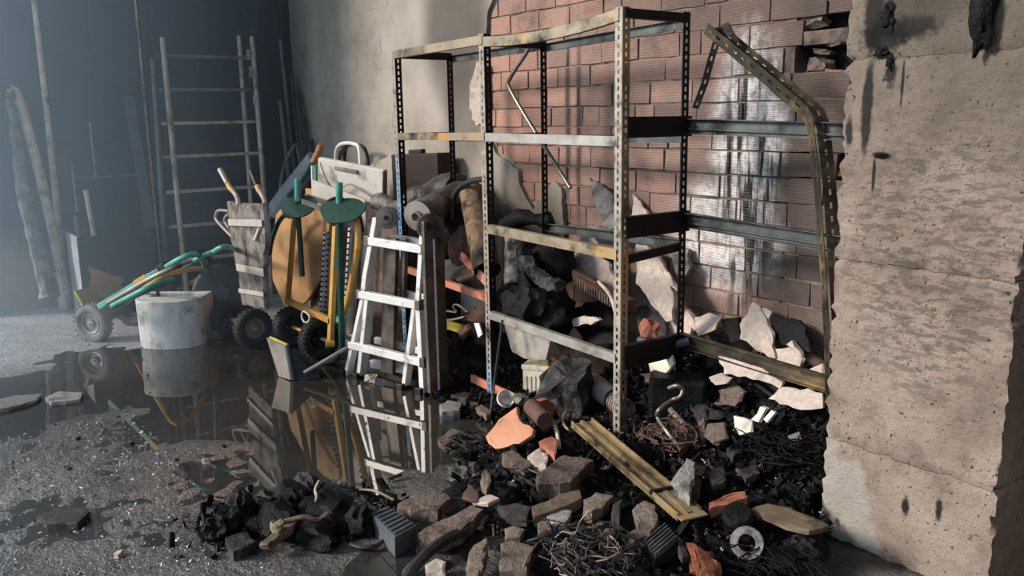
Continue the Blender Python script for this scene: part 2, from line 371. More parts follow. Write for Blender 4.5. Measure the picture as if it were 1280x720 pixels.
# right hand wall: hollow clay bricks one by one over a dark mortar core
def brick_mat():
    s = NT('clay_brick'); P = s.geo.outputs['Position']
    oi = s.n('ShaderNodeObjectInfo')
    base = s.ramp(oi.outputs['Random'], [(0, '#84695f'), (.3, '#967467'), (.6, '#a98474'), (.85, '#b88f7d'), (1, '#8d7569')])
    f = s.noise(5, 6, P, .65)
    col = s.mix(s.ramp(f, [(.38, 0.), (.66, .65)]), base, '#7a6a60')
    col = s.mix(s.ramp(s.noise(30, 4, P, .7), [(.6, 0.), (.75, .4)]), col, '#b79c8c')
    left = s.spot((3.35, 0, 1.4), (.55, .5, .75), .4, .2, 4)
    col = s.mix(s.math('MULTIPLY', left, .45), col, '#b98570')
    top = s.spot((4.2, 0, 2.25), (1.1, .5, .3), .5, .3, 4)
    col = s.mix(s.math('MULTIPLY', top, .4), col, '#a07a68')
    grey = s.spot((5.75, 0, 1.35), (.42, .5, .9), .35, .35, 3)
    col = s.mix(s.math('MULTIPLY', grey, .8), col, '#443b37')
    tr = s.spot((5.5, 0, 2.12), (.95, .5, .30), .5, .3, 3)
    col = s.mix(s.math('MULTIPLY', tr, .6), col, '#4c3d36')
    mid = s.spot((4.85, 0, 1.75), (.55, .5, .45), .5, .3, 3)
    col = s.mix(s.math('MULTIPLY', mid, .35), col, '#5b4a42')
    # lime-white patch washed by the hose, with black drips down its middle
    wh = s.math('MAXIMUM', s.spot((5.33, 0, 1.45), (.20, .5, .40), .3, .28, 9), s.spot((5.22, 0, .95), (.30, .5, .26), .35, .35, 9))
    for sx in (4.055, 4.15):
        col = s.mix(s.math('MULTIPLY', s.spot((sx, 0, 1.45), (.022, .5, .5), .7, .12, 5), .8), col, '#14100f')
    wh = s.math('MULTIPLY', wh, s.ramp(s.noise(26, 3, P, .7), [(.36, .25), (.55, .95)]))
    col = s.mix(wh, col, '#d3cdc8')
    drip = s.noise(24, 4, P, .6, stretch=(1, 1, .07))
    dz = s.spot((5.34, 0, 1.2), (.17, .5, .62), .35, .2, 6)
    dk = s.math('MULTIPLY', s.ramp(drip, [(.46, 0.), (.56, 1.)]), dz)
    col = s.mix(dk, col, '#100e0d')
    col = s.mix(s.math('MULTIPLY', s.ramp(s.noise(2.6, 6, P, .7), [(.52, 0.), (.72, .75)]), 1.), col, '#2e2724')
    wv = s.n('ShaderNodeTexWave', wave_type='BANDS', bands_direction='Z', wave_profile='SIN')
    wv.inputs['Scale'].default_value = 38; wv.inputs['Distortion'].default_value = .6; wv.inputs['Detail'].default_value = 2
    s.put(wv.inputs['Vector'], P)
    nm = s.bump(wv.outputs['Fac'], .5, .004); nm = s.bump(s.noise(40, 5, P, .7), .45, .006, nm)
    return s.out(col, s.ramp(wh, [(0, .8), (1, .4)]), 0, nm, .4)
M['brick'] = brick_mat()
M['mortar'] = mat('sooty_mortar', '#6b5a51', '#8d7a6f', 12, .95, bump=.8, bscale=50, bdist=.01, soot=.4, sscale=3, sootc='#241e1b')
def render_mat(name, bump):
    s = NT(name); P = s.geo.outputs['Position']
    col = s.ramp(s.noise(2.2, 6, P, .65), [(.3, '#857b6f'), (.5, '#9d9286'), (.7, '#aba094')])
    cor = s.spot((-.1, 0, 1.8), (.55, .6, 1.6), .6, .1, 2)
    col = s.mix(s.math('MULTIPLY', cor, .75), col, '#3e3d3d')  # shadow in the wall corner painted into the render colour
    tp = s.spot((.9, 0, 2.7), (1.6, .6, .45), .7, .2, 2)
    col = s.mix(s.math('MULTIPLY', tp, .35), col, '#5e564d')
    dk = s.spot((2.92, 0, 2.15), (.40, .6, .55), .35, .08, 3)
    col = s.mix(s.math('MULTIPLY', dk, .8), col, '#4b443e')
    dk2 = s.spot((3.0, 0, 1.55), (.24, .6, .35), .4, .08, 3)
    col = s.mix(s.math('MULTIPLY', dk2, .6), col, '#4f4842')
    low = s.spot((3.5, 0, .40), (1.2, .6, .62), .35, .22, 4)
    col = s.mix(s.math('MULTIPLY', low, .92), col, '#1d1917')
    wk = s.spot((3.1, 0, 1.3), (.25, .6, .5), .6, .1, 4)
    sc1 = s.noise(17, 6, P, .75, dist=1.5)
    col = s.mix(s.ramp(sc1, [(.68, 0.), (.73, .6)]), col, '#c3b8aa')
    return s.out(col, .9, 0, s.bump(s.noise(24, 5, P, .7), bump, .008), .3)
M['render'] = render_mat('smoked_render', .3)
mb = MB().box((2.68, .119, 2.8), (5.76, .22, 5.6)).box((8.0, .119, 2.8), (3.6, .22, 5.6)).box((5.9, .17, 2.8), (.72, .12, 5.6))
for z0, z1 in ((0, 1.232), (1.352, 1.68), (1.792, 1.848), (1.96, 5.6)): mb.box((5.88, .06, (z0+z1)/2), (.68, .102, z1-z0))
wall_r = make('wall_right', mb, 'mortar', kind='structure')
for z0, z1 in ((1.232, 1.352), (1.68, 1.792), (1.848, 1.96)): make('hole_backing', MB().box((5.88, .104, (z0+z1)/2), (.66, .010, z1-z0)), 'hole_shade', wall_r)  # black sheets behind the holes, painting the darkness inside them
rnd = random.Random(4)
def brick_mesh(seed, L, H, D, chip):
    bm = bmesh.new(); bmesh.ops.create_cube(bm, size=1)
    bmesh.ops.subdivide_edges(bm, edges=[e for e in bm.edges if abs(e.verts[0].co.x-e.verts[1].co.x) > .5], cuts=3)
    for v in bm.verts:
        v.co = V((v.co.x*L, v.co.y*D, v.co.z*H)); v.co += nvec(v.co, 9, seed)*chip
    me = bpy.data.meshes.new('brick'); bm.to_mesh(me); bm.free(); return me
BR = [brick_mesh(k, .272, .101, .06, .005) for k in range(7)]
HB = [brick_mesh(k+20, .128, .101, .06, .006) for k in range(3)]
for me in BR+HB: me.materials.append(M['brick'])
RB = [brick_mesh(k+40, .2806, .1114, .05, .0008) for k in range(5)]
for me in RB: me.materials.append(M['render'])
def wall_piece(name, me, x, z, y):
    o = bpy.data.objects.new(name, me); COL.objects.link(o); o.parent = wall_r
    o.matrix_parent_inverse = wall_r.matrix_world.inverted(); o.location = (x, y, z); return o
gone = lambda x, z: x > 5.56 and (1.84 < z < 1.96 or 1.70 < z < 1.80 or (x > 5.68 and 1.22 < z < 1.36))
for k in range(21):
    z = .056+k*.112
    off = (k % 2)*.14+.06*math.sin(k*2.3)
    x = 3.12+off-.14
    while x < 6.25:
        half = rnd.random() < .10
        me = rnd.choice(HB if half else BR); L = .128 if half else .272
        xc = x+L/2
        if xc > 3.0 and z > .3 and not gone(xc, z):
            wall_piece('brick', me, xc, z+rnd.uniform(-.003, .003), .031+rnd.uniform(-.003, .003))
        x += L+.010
for k in range(9, 24):                     # bricks of the rendered stretch, their joints just showing
    z = .056+k*.112; x = (k % 2)*.14-.12
    while x < 2.0:
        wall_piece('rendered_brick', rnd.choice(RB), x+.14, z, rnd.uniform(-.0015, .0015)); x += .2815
# broken bits of brick in the holes by the pillar
for k, ((x, y, z), L, H) in enumerate((((5.613, 0.05, 1.881), .13, .055), ((5.731, 0.05, 1.806), .10, .05), ((5.675, 0.05, 1.758), .09, .02), ((5.594, 0.05, 1.934), .10, .03), ((5.663, 0.05, 1.707), .10, .05), ((5.757, 0.05, 1.656), .10, .04), ((5.74, 0.05, 1.347), .10, .045), ((5.768, 0.05, 1.264), .10, .03), ((5.709, 0.05, 1.227), .12, .05))):
    make('brick', rock((x, .045, z-H/2), (L, .06, H), 30+k, 3, 3, .2, Matrix.Rotation(.15*(k % 3-1), 3, 'Y')), 'redrub' if k in (5, 7) else 'brickrub', wall_r, label='broken stub of brick in a hole of the wall by the pillar')
# render still hanging on the wall with a torn edge
pl = [(2.02, 0, .2), (2.02, 0, 2.98)] + [V(p) for p in [(3.42, -0.03, 2.505), (3.38, -0.03, 2.324), (3.36, -0.03, 2.232), (3.305, -0.03, 2.181), (3.283, -0.03, 2.048), (3.243, -0.03, 1.953), (3.195, -0.03, 1.882), (3.153, -0.03, 1.758), (3.118, -0.03, 1.606), (3.161, -0.03, 1.502), (3.253, -0.03, 1.461), (3.287, -0.03, 1.389), (3.356, -0.03, 1.298), (3.478, -0.03, 1.251), (3.605, -0.03, 1.191), (3.619, -0.03, 1.097), (3.692, -0.03, 1.012), (3.756, -0.03, 0.948), (3.837, -0.03, 1.032), (3.945, -0.03, 1.143), (4.027, -0.03, 1.1), (4.056, -0.03, 0.848), (4.016, -0.03, 0.209)]]
pl = [V((p[0], -.003, p[2])) for p in pl]
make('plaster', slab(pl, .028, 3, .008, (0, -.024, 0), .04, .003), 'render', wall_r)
mb = slab([V((x, -.03, z)) for x, y, z in [(3.212, -0.03, 1.865), (3.285, -0.03, 1.851), (3.269, -0.03, 1.653), (3.271, -0.03, 1.46), (3.197, -0.03, 1.471), (3.143, -0.03, 1.513), (3.108, -0.03, 1.606), (3.133, -0.03, 1.738)]], .03, 5, .01, (0, -.03, 0), .03, .01)
make('plaster_lip', mb, 'plasterrub', wall_r, label='pale torn lip of plaster')

# pillar of board-cast concrete, in lifts
def pillar_mat():
    s = NT('cast_concrete'); P = s.geo.outputs['Position']
    col = s.ramp(s.noise(3.5, 7, P, .6), [(.3, '#857265'), (.5, '#a08c7d'), (.7, '#b29f90')])
    col = s.mix(s.math('MULTIPLY', s.spot((6.75, -.6, 1.85), (.6, .4, .5), .5, .3, 4), .75), col, '#6c6355')
    st = s.noise(40, 4, P, .7, stretch=(.35, 1, 1))
    reg = s.spot((6.55, -.6, 1.05), (.3, .3, .45), .5, .3, 5)
    col = s.mix(s.math('MULTIPLY', s.ramp(st, [(.47, 0.), (.57, .75)]), reg), col, '#5f564b')
    col = s.mix(s.ramp(s.noise(70, 2, P), [(.64, 0.), (.69, .9)]), col, '#332c26')
    pit = s.ramp(s.noise(32, 3, P, .5), [(.70, 0.), (.74, .9)])
    col = s.mix(pit, col, '#2b2520')
    bl = s.noise(6, 7, P, .75)
    col = s.mix(s.ramp(bl, [(.50, 0.), (.64, .55)]), col, '#655a4e')
    lime = s.spot((6.2, -.6, .02), (.22, .4, .34), .10, .5, 14)
    col = s.mix(s.math('MULTIPLY', lime, .75), col, '#b0a69b')
    for c, r, e, n_ in (((6.33, -.6, 1.74), (.085, .2, .05), .3, .3), ((6.29, -.6, 1.82), (.035, .2, .14), .3, .25), ((6.285, -.6, 1.53), (.018, .2, .16), .3, .2), ((6.40, -.6, 1.76), (.10, .2, .035), .4, .3), ((6.36, -.6, 1.62), (.02, .2, .03), .3, .4), ((6.345, -.6, 1.37), (.035, .2, .014), .3, .4), ((6.325, -.6, 1.31), (.006, .2, .06), .4, .3), ((6.40, -.6, 1.60), (.005, .2, .07), .4, .3), ((6.225, -.6, 1.45), (.014, .2, .05), .4, .3)):
        col = s.mix(s.math('MULTIPLY', s.spot(c, r, e, n_*2.6, 26), .9), col, '#171716')
    col = s.mix(s.math('MULTIPLY', s.spot((6.45, -.6, 1.86), (.15, .2, .09), .6, .8, 12), .6), col, '#3c3730')
    for c, r in (((6.52, -.6, .22), (.012, .2, .035)), ((6.63, -.6, .25), (.012, .2, .035))):
        col = s.mix(s.spot(c, r, .4, .8, 30), col, '#2a2521')
    nm = s.bump(s.noise(60, 6, P, .8), .9, .012); nm = s.bump(s.noise(9, 6, P, .7), .5, .03, nm)
    return s.out(col, .9, 0, nm, .3)
M['pillar'] = pillar_mat()
pil = make('pillar', MB().box((6.5, -.29, 1.5), (.56, .56, 3)), 'mortar', kind='structure')
def lift(z0, z1, seed):
    mb = MB(); x0, x1, y0, y1 = 6.2, 6.8, -.6, -.0
    nx, nzz = 40, max(6, int((z1-z0)/.018))
    def pt(u, i, k):   # u in 0..3 round three sides: left, front, right
        z = z0+(z1-z0)*k/nzz
        if u < 1: x, y = x0, y1+(y0-y1)*u
        elif u < 2: x, y = x0+(x1-x0)*(u-1), y0
        else: x, y = x1, y0+(y1-y0)*(u-2)
        p = V((x, y, z)); corner = math.exp(-min(abs(u-1), abs(u-2))*22)
        joint = math.exp(-min(z-z0, z1-z)/.006)
        d = nvec(p, 3, 1)*.003 + nvec(p, 30, 5)*(.002+.010*corner+.006*joint)
        inw = corner*(.012*abs(nz(p, 9, seed))+.022*max(0, nz(p, 24, seed+3))) + joint*(.006+.012*abs(nz(p, 16, 4)))
        cc = V((6.5, -.3, z)); p = p + d
        if u < 1.02: p.x += inw
        if u > 1.98: p.x -= inw
        if .98 < u < 2.02: p.y += inw
        return p
    us = [i/6 for i in range(6)]+[1+i/nx for i in range(nx)]+[2+i/10 for i in range(11)]
    mb.v = [pt(u, i, k) for k in range(nzz+1) for i, u in enumerate(us)]; n = len(us)
    mb.f = [(k*n+i, k*n+i+1, (k+1)*n+i+1, (k+1)*n+i) for k in range(nzz) for i in range(n-1)]
    return mb
for k, (a, b) in enumerate(((0, .3675), (.369, 1.016), (1.0175, 1.6765), (1.6775, 2.4), (2.405, 3.0))):
    make('concrete_lift', lift(a, b, k), 'pillar', pil, smooth=50)

# ---------------------------------------------------------------- slotted shelving
def flange(mb, path, across, w, pitch=.034, hw=.011, hh=.019):
    """perforated sheet strip along a polyline; across = direction of its width"""
    path = [V(p) for p in path]; across = V(across)
    seg = [0]
    for a, b in zip(path, path[1:]): seg.append(seg[-1]+(b-a).length)
    L = seg[-1]
    def at(t):
        for i in range(len(path)-1):
            if t <= seg[i+1] or i == len(path)-2:
                return path[i]+(path[i+1]-path[i])*((t-seg[i])/(seg[i+1]-seg[i]))
    n = max(1, int(L/pitch)); p = L/n; ts = [0]
    for k in range(n): ts += [k*p+(p-hh)/2, k*p+(p+hh)/2]
    ts.append(L); cs = [0, (w-hw)/2, (w+hw)/2, w]
    base = len(mb.v)
    mb.v += [at(t)+across.normalized()*c for t in ts for c in cs]
    for i in range(len(ts)-1):
        for j in range(3):
            if j == 1 and i % 2 == 1: continue
            a = base+i*4+j; mb.f.append((a, a+1, a+5, a+4))
def sheet(o, th=.002):
    s = o.modifiers.new('thickness', 'SOLIDIFY'); s.thickness = th; s.offset = 0; return o
def post_mat(name, blue):
    s = NT(name); P = s.geo.outputs['Position']
    z = s.n('ShaderNodeSeparateXYZ'); s.put(z.inputs[0], P)
    f = s.noise(14, 5, P, .65)
    col = s.ramp(f, [(.32, '#574e43'), (.48, '#978d7f'), (.6, '#aaa195'), (.72, '#8f6a3e')])
    k = s.math('ADD', z.outputs[2], s.math('MULTIPLY', s.math('SUBTRACT', f, .5), .5))
    bl = s.ramp(s.math('MULTIPLY', k, .5), [(blue*.5-.12, 1.), (blue*.5+.06, 0.)])
    col = s.mix(bl, col, s.ramp(s.noise(20, 4, P), [(.35, '#3f78a8'), (.6, '#8fb3cc'), (.7, '#cfd3d2')]))
    return s.out(col, .5, .3, s.bump(s.noise(40, 3), .1, .002), .4)
M['post_blue'] = post_mat('flaking_blue_post', 1.25)
M['post_bluelow'] = post_mat('flaking_post', .22)
M['post_rust'] = post_mat('scorched_post', -2)
M['post_dull'] = M['galv']
M['bluesoot'] = mat('sooty_blue_paint', '#1d4f7c', '#3a7eb6', 9, .5, bump=.1, soot=.3)
YF, YR, XA, XB, XC = -.71, -.31, 3.335, 4.262, 5.262
sh = thing('slotted_angle_shelving', 'tall burnt-out slotted steel shelving of two bays against the brick wall', 'shelving', (4.29, -.5, 0))
for nm_, X_, m1, m2, top in (('A', XA, 'post_blue', 'soot_metal', 1.90), ('B', XB, 'post_bluelow', 'soot_metal', 1.925), ('C', XC, 'post_rust', 'rustbeam', 1.945)):
    lean = .012
    for y0, dy, ma, mb_, kind in ((YF, 1, m1, m2, 0), (YR, -1, 'soot_metal', 'soot_metal', 1)):
        f1 = MB(); flange(f1, [(X_, y0, 0), (X_-.006, y0, top*.5), (X_-lean, y0, top)], (-1, 0, 0), .042)
        p = sheet(make('post', f1, ma, sh))
        f2 = MB(); flange(f2, [(X_+.001, y0, 0), (X_-.005, y0, top*.5), (X_+.001-lean, y0, top)], (0, dy, 0), .042)
        sheet(make('post_side', f2, mb_, p))
        make('foot', MB().box((X_-.02, y0+dy*.02, .006), (.05, .05, .012)), 'black_plastic', p)
def channel(mb, p0, p1, h, d, sag=0., n=8, face=1):
    """C-shaped rail from p0 to p1: web h tall, two lips d deep (towards +y when face>0)"""
    p0, p1 = V(p0), V(p1); dirv = (p1-p0).normalized(); side = V((-dirv.y, dirv.x, 0)).normalized()*d*face
    prof = [V((0, 0, -h/2))+side, V((0, 0, -h/2)), V((0, 0, h/2)), V((0, 0, h/2))+side]
    b = len(mb.v)
    for k in range(n+1):
        t = k/n; c = p0+(p1-p0)*t - V((0, 0, sag*4*t*(1-t)))
        mb.v += [c+q for q in prof]
    for k in range(n):
        for j in range(3): a = b+k*4+j; mb.f.append((a, a+1, a+5, a+4))
def rail(name, p0, p1, h, d, m, parent, sag=0., face=1, label=None):
    mb = MB(); channel(mb, p0, p1, h, d, sag, 8, face); return sheet(make(name, mb, m, parent, label=label), .003)
F_ = YF-.004
rail('front_rail', (XA-.03, F_, 1.885), (XB-.02, F_, 1.895), .042, .025, 'rustbeam', sh)
rail('front_rail', (XB-.01, F_, 1.885), (XC-.03, F_, 1.915), .045, .025, 'rustbeam', sh, .025)
rail('front_rail', (XA-.01, F_, 1.412), (XB-.02, F_, 1.418), .038, .025, 'rustbeam', sh)
rail('front_rail', (XB-.01, F_, 1.415), (XC-.03, F_, 1.405), .04, .025, 'galv_clean', sh)
rail('front_rail', (XB-.0, F_, .945), (XC-.03, F_, .925), .045, .025, 'rustbeam', sh)
rail('front_rail', (XB-.0, F_, .485), (XC-.03, F_, .462), .04, .025, 'galv_clean', sh)
rail('front_rail', (XA+.0, F_, .612), (XB-.02, F_, .572), .035, .025, 'orange', sh, label='orange front rail of the left bay')
for z0, z1 in ((1.89, 1.90), (1.415, 1.41), (.94, .935)):
    rail('rear_rail', (XB-.01, YR, z0-.02), (XC-.02, YR, z1), .04, .02, 'greybeam', sh, 0, -1)
    if z0 > 1: rail('rear_rail', (XA-.01, YR, z0-.02), (XB-.02, YR, z0-.01), .04, .02, 'greybeam', sh, 0, -1)
for X_ in (XA, XB, XC):
    for z0 in ((1.885, 1.41) if X_ != XC else (1.92,)):
        rail('end_rail', (X_-.004, YF+.01, z0), (X_-.004, YR-.01, z0), .04 if X_ != XC else .035, .03, 'soot_metal', sh)
for zc, h in ((1.462, .085), (1.042, .09), (.468, .10)):
    rail('end_rail', (XC+.006, YF+.02, zc), (XC+.006, YR+.01, zc), h, .03, 'soot_metal', sh)
rail('end_rail', (XC-.01, YF+.04, .90), (XC-.01, YR-.02, .925), .035, .02, 'soot_metal', sh)
# loose orange end rail of the left bay, one end dropped
mb = MB(); mb.bar((3.703, -0.55, 0.737), (4.211, -0.7, 0.657), (0, .3, 1), .045, (0, 1, 0), .012)
make('end_rail', mb, 'orange', sh, label='bent orange end rail slanting down')

cs = thing('collapsed_shelving_bay', 'collapsed shelving bay with buckled post beside the concrete pillar', 'shelving', (5.75, -.33, 0))
for a, b, m_ in ((1.462, 1.436, 'greybeam'), (1.048, 1.018, 'greybeam'), (.49, .462, 'darkgold')):
    z0 = a; z1 = b
    rail('rear_rail', (XC+.01, YR, z0), (6.17, YR, z1), .062, .03, m_, cs, 0, -1)
    make('rail_lip', MB().bar((XC+.01, YR-.006, z0-.012), (6.17, YR-.006, z1-.012), (0, 0, 1), .008, (0, -1, 0), .010), m_, cs)
path = [(5.428, -0.42, 1.836), (5.663, -0.4, 1.665), (5.848, -0.38, 1.526), (5.875, -0.36, 1.496), (5.903, -0.36, 1.439), (5.945, -0.36, 1.215), (5.989, -0.36, 0.912), (6.022, -0.36, 0.666), (6.046, -0.36, 0.414)]
mb = MB(); flange(mb, path, (.45, -.2, .6), .05, .05, .010, .022)
p = sheet(make('bent_post', mb, 'darkgold', cs), .003)
path2 = [V(q)+V((.022, .02, .018)) for q in path]
mb = MB(); flange(mb, path2, (.55, .75, .2), .05, .05, .010, .022); sheet(make('post_side', mb, 'darkgold', p), .003)
path = [(5.339, -0.34, 1.535), (5.405, -0.36, 1.636), (5.453, -0.38, 1.731), (5.515, -0.4, 1.848)]
mb = MB(); flange(mb, path, (-.5, -.2, .1), .03, .05, .009, .02); p = sheet(make('bent_post', mb, 'soot_metal', cs), .003)
path = [(5.527, -0.4, 1.841), (5.589, -0.36, 1.723), (5.716, -0.34, 1.593), (5.835, -0.33, 1.508)]
mb = MB(); flange(mb, path, (.5, -.3, .6), .034, .05, .009, .02); sheet(make('bent_post', mb, 'darkgold', cs), .003)
make('hook_strip', MB().bar((5.514, -0.4, 1.867), (5.549, -0.4, 1.82), (1, 0, .3), .035, (0, 1, 0), .004), 'soot_metal', cs)

# bent tube hooked over the shelving
mb = MB().tube([(4.068, -0.4, 1.887), (4.114, -0.38, 1.909), (4.158, -0.36, 1.894), (4.137, -0.35, 1.859), (3.981, -0.35, 1.729), (3.979, -0.35, 1.665), (4.222, -0.35, 1.413), (4.495, -0.35, 1.149)], .0115, 10, smooth=5)
tag(make('bent_tube', mb, 'chrome', smooth=True), 'bent bare metal tube hooked over the top of the shelving', 'tube')

# fallen gold-brown beam on the rubble
bt = thing('fallen_shelf_beam', 'long heat-tinted shelf beam lying across the rubble toward the camera', 'beam', (5.95, -1.064, 0.119))
a = V((5.28, -0.949, 0.235)); b = V((6.047, -1.123, 0.165)); dv = (b-a).normalized(); sd = dv.cross(V((0, 0, 1))).normalized(); un = sd.cross(dv)
mb = MB().bar(a, b, sd, .10, -un, .004)
for q in (-1, 1): mb.bar(a+sd*q*.05, b+sd*q*.05, un, .03, sd*-q, .004)
mb.bar(a, b, sd, .016, un, .010)
make('web', mb, 'goldbeam', bt)
e0 = a+(b-a)*.80
make('end_plate', MB().bar(e0, b+dv*.03, sd, .106, un, .006), 'rustbeam', bt)
make('clip', MB().bar(e0-dv*.012, e0, sd, .11, un, .016), 'soot_metal', bt)

# ---------------------------------------------------------------- things against the back wall
dp = thing('downpipe', 'pale streaked vertical pipe on the dark back wall ending in a thick collar', 'pipe', (.07, -2.13, 0))
mb = MB().tube([(.05, -2.10, 2.95), (.05, -2.105, 1.6), (.06, -2.12, .45)], [.02, .027], 12); make('pipe', mb, 'steel_white', dp, smooth=True)
make('collar', MB().lathe([(.0, .0), (.062, 0), (.062, .28), (.05, .30), (.0, .30)], 18, (.10, -2.135, 0), (0, 0, 1)), 'steel_dusty', dp, smooth=True)
make('flange', MB().tube([(.16, -2.18, .285), (.19, -2.195, .285)], .045, 16), 'steel_dusty', dp, smooth=True)
mb = MB().tube([(0.12, -2.343, 1.785), (0.12, -2.313, 1.761), (0.12, -2.27, 1.552), (0.14, -2.22, 1.112), (0.17, -2.181, 0.661), (0.2, -2.154, 0.299), (0.22, -2.144, 0.147)], .038, 12, smooth=4)
tag(make('leaning_pipe', mb, 'steel_white', smooth=True), 'lime-crusted curved pipe leaning on the far left wall', 'pipe')
pts = [(0.16, -2.363, 1.783), (0.18, -2.356, 1.43), (0.22, -2.36, 1.091), (0.26, -2.342, 0.747), (0.34, -2.299, 0.368), (0.4, -2.289, 0.169)]
mb = MB().tube(pts, [.026, .075], 12, smooth=5)
for i, v in enumerate(mb.v): v += nvec(v, 11, 3)*.022
tag(make('charred_post', mb, 'bark', smooth=30), 'charred flaking timber post leaning beside the crusted pipe', 'timber')

# big extension ladder, two sections
def ladder_pt(px_y, z): return V((.62-.22*z, px_y, z))
ld = thing('extension_ladder', 'tall dusty steel ladder of two sections leaning on the dark back wall', 'ladder', (.62, -.95, 0))
def rail_(y0, y1, z1, m_, off, r, nm='rail'):
    return make(nm, MB().tube([V((.62+off, y0, 0)), V((.62+off-.22*z1, y1, z1))], r, 10), m_, ld, smooth=True)
rail_(-1.31, -1.19, 2.22, 'steel_dusty', .03, .023); rail_(-.58, -.415, 2.26, 'steel_dusty', .03, .023)
rail_(-1.44, -1.27, 2.05, 'steel_sooty', -.06, .022); rail_(-.68, -.50, 2.27, 'steel_dusty', -.06, .022)
for z, y0, y1 in ((2.07, -1.265, -.43), (1.79, -1.285, -.44), (1.51, -1.30, -.455), (1.235, -1.32, -.48), (.945, -1.34, -.50), (.66, -1.36, -.52), (.38, -1.39, -.54)):
    make('rung', MB().bar((.625-.22*z, y0, z), (.625-.22*z, y1, z+.006), (0, 0, 1), .026, (1, 0, 0), .03), 'steel_sooty' if z > 1.6 else 'steel_dusty', ld)
for z in (1.7, 1.95, 2.1): make('bracket', MB().box((.66-.22*z, -.475, z), (.03, .03, .09)), 'steel_dusty', ld)

# thin rods and bars standing in the corner
rods = [((.16, -.06), (.10, -.10), 2.25, .018, 'steel_sooty', 'tallest thin rod in the dark corner beside the trim'), ((.42, -.22), (.18, -.17), 1.70, .020, 'steel_sooty', 'grey rod in the corner just right of the tall ladder'),
        ((.55, -.17), (.22, -.06), 1.95, .016, 'darkpanel', 'thin black rod in the corner leaning on the render'), ((.66, -.12), (.30, -.05), 1.80, .022, 'darkpanel', 'thick black rod in the corner leaning on the render'),
        ((.75, -.2), (.42, -.05), 1.55, .016, 'darkpanel', 'shorter black rod in the corner stack, second from the right'), ((.85, -.16), (.55, -.04), 1.35, .018, 'darkpanel', 'shortest black rod at the right end of the corner stack')]
for (x0, y0), (x1, y1), z, r, m_, lb in rods:
    y1 -= .035
    tag(make('metal_rod', MB().tube([(x0, y0, 0), ((x0+x1)/2+.01, (y0+y1)/2, z/2), (x1, y1, z)], r, 8), m_, smooth=True), lb, 'rod', 'rods stacked in the corner')
mb = MB().tube([(0.75, -0.482, 0.881), (0.72, -0.444, 1.05), (0.7, -0.384, 1.184), (0.7, -0.295, 1.312), (0.7, -0.276, 1.263), (0.72, -0.266, 1.097), (0.75, -0.262, 0.902)], .016, 8, smooth=4)
tag(make('bent_strip', mb, 'steel_sooty', smooth=True), 'grey metal strip bent to a peak beside the rolled mat', 'strip')

# dark sheet metal bin with poles in it
bn = thing('sheet_metal_bin', 'open dark sheet metal bin with pale end by the back wall', 'bin', (.6, -1.82, 0))
x0, x1, y0, y1, z1 = .22, .74, -2.10, -1.56, .665
make('front_panel', MB().box((x1-.008, (y0+y1)/2, z1/2), (.016, y1-y0, z1)), 'darkpanel', bn, bevel=.004)
make('end_panel', MB().box(((x0+x1)/2, y0+.008, z1/2), (x1-x0-.034, .016, z1)), 'palepanel', bn, label='pale grey end panel')
make('end_panel', MB().box(((x0+x1)/2, y1-.008, z1/2), (x1-x0-.034, .016, z1)), 'darkpanel', bn)
make('back_panel', MB().box((x0+.008, (y0+y1)/2, z1/2), (.016, y1-y0, z1)), 'darkpanel', bn)
make('rust_patch', slab([(x1+.001, -2.04, .16), (x1+.001, -1.92, .16), (x1+.001, -1.80, .30), (x1+.001, -1.93, .38), (x1+.001, -2.04, .44)], .003, 2, .01, (.003, 0, 0)), mat('rust_patch', '#7c5234', '#9c6c48', 6, .8), bn, label='patch of bare orange rust')
tag(make('stake', MB().tube([(.50, -1.90, .02), (.44, -1.95, 1.0)], .019, 10), 'steel_dusty', smooth=True), 'taller of the two tubes standing in the dark bin', 'stake')
tag(make('stake', MB().tube([(.36, -2.0, .02), (.34, -2.03, .80)], .018, 10), 'steel_sooty', smooth=True), 'shorter of the two tubes standing in the dark bin', 'stake')
tag(make('plank', MB().bar((0.45, -1.503, 0.661), (0.1, -1.492, 1.741), (0, 1, 0), .08, (1, 0, 0), .02), 'doorplank'), 'grey plank leaning upright between the dark door and the tall ladder', 'plank')

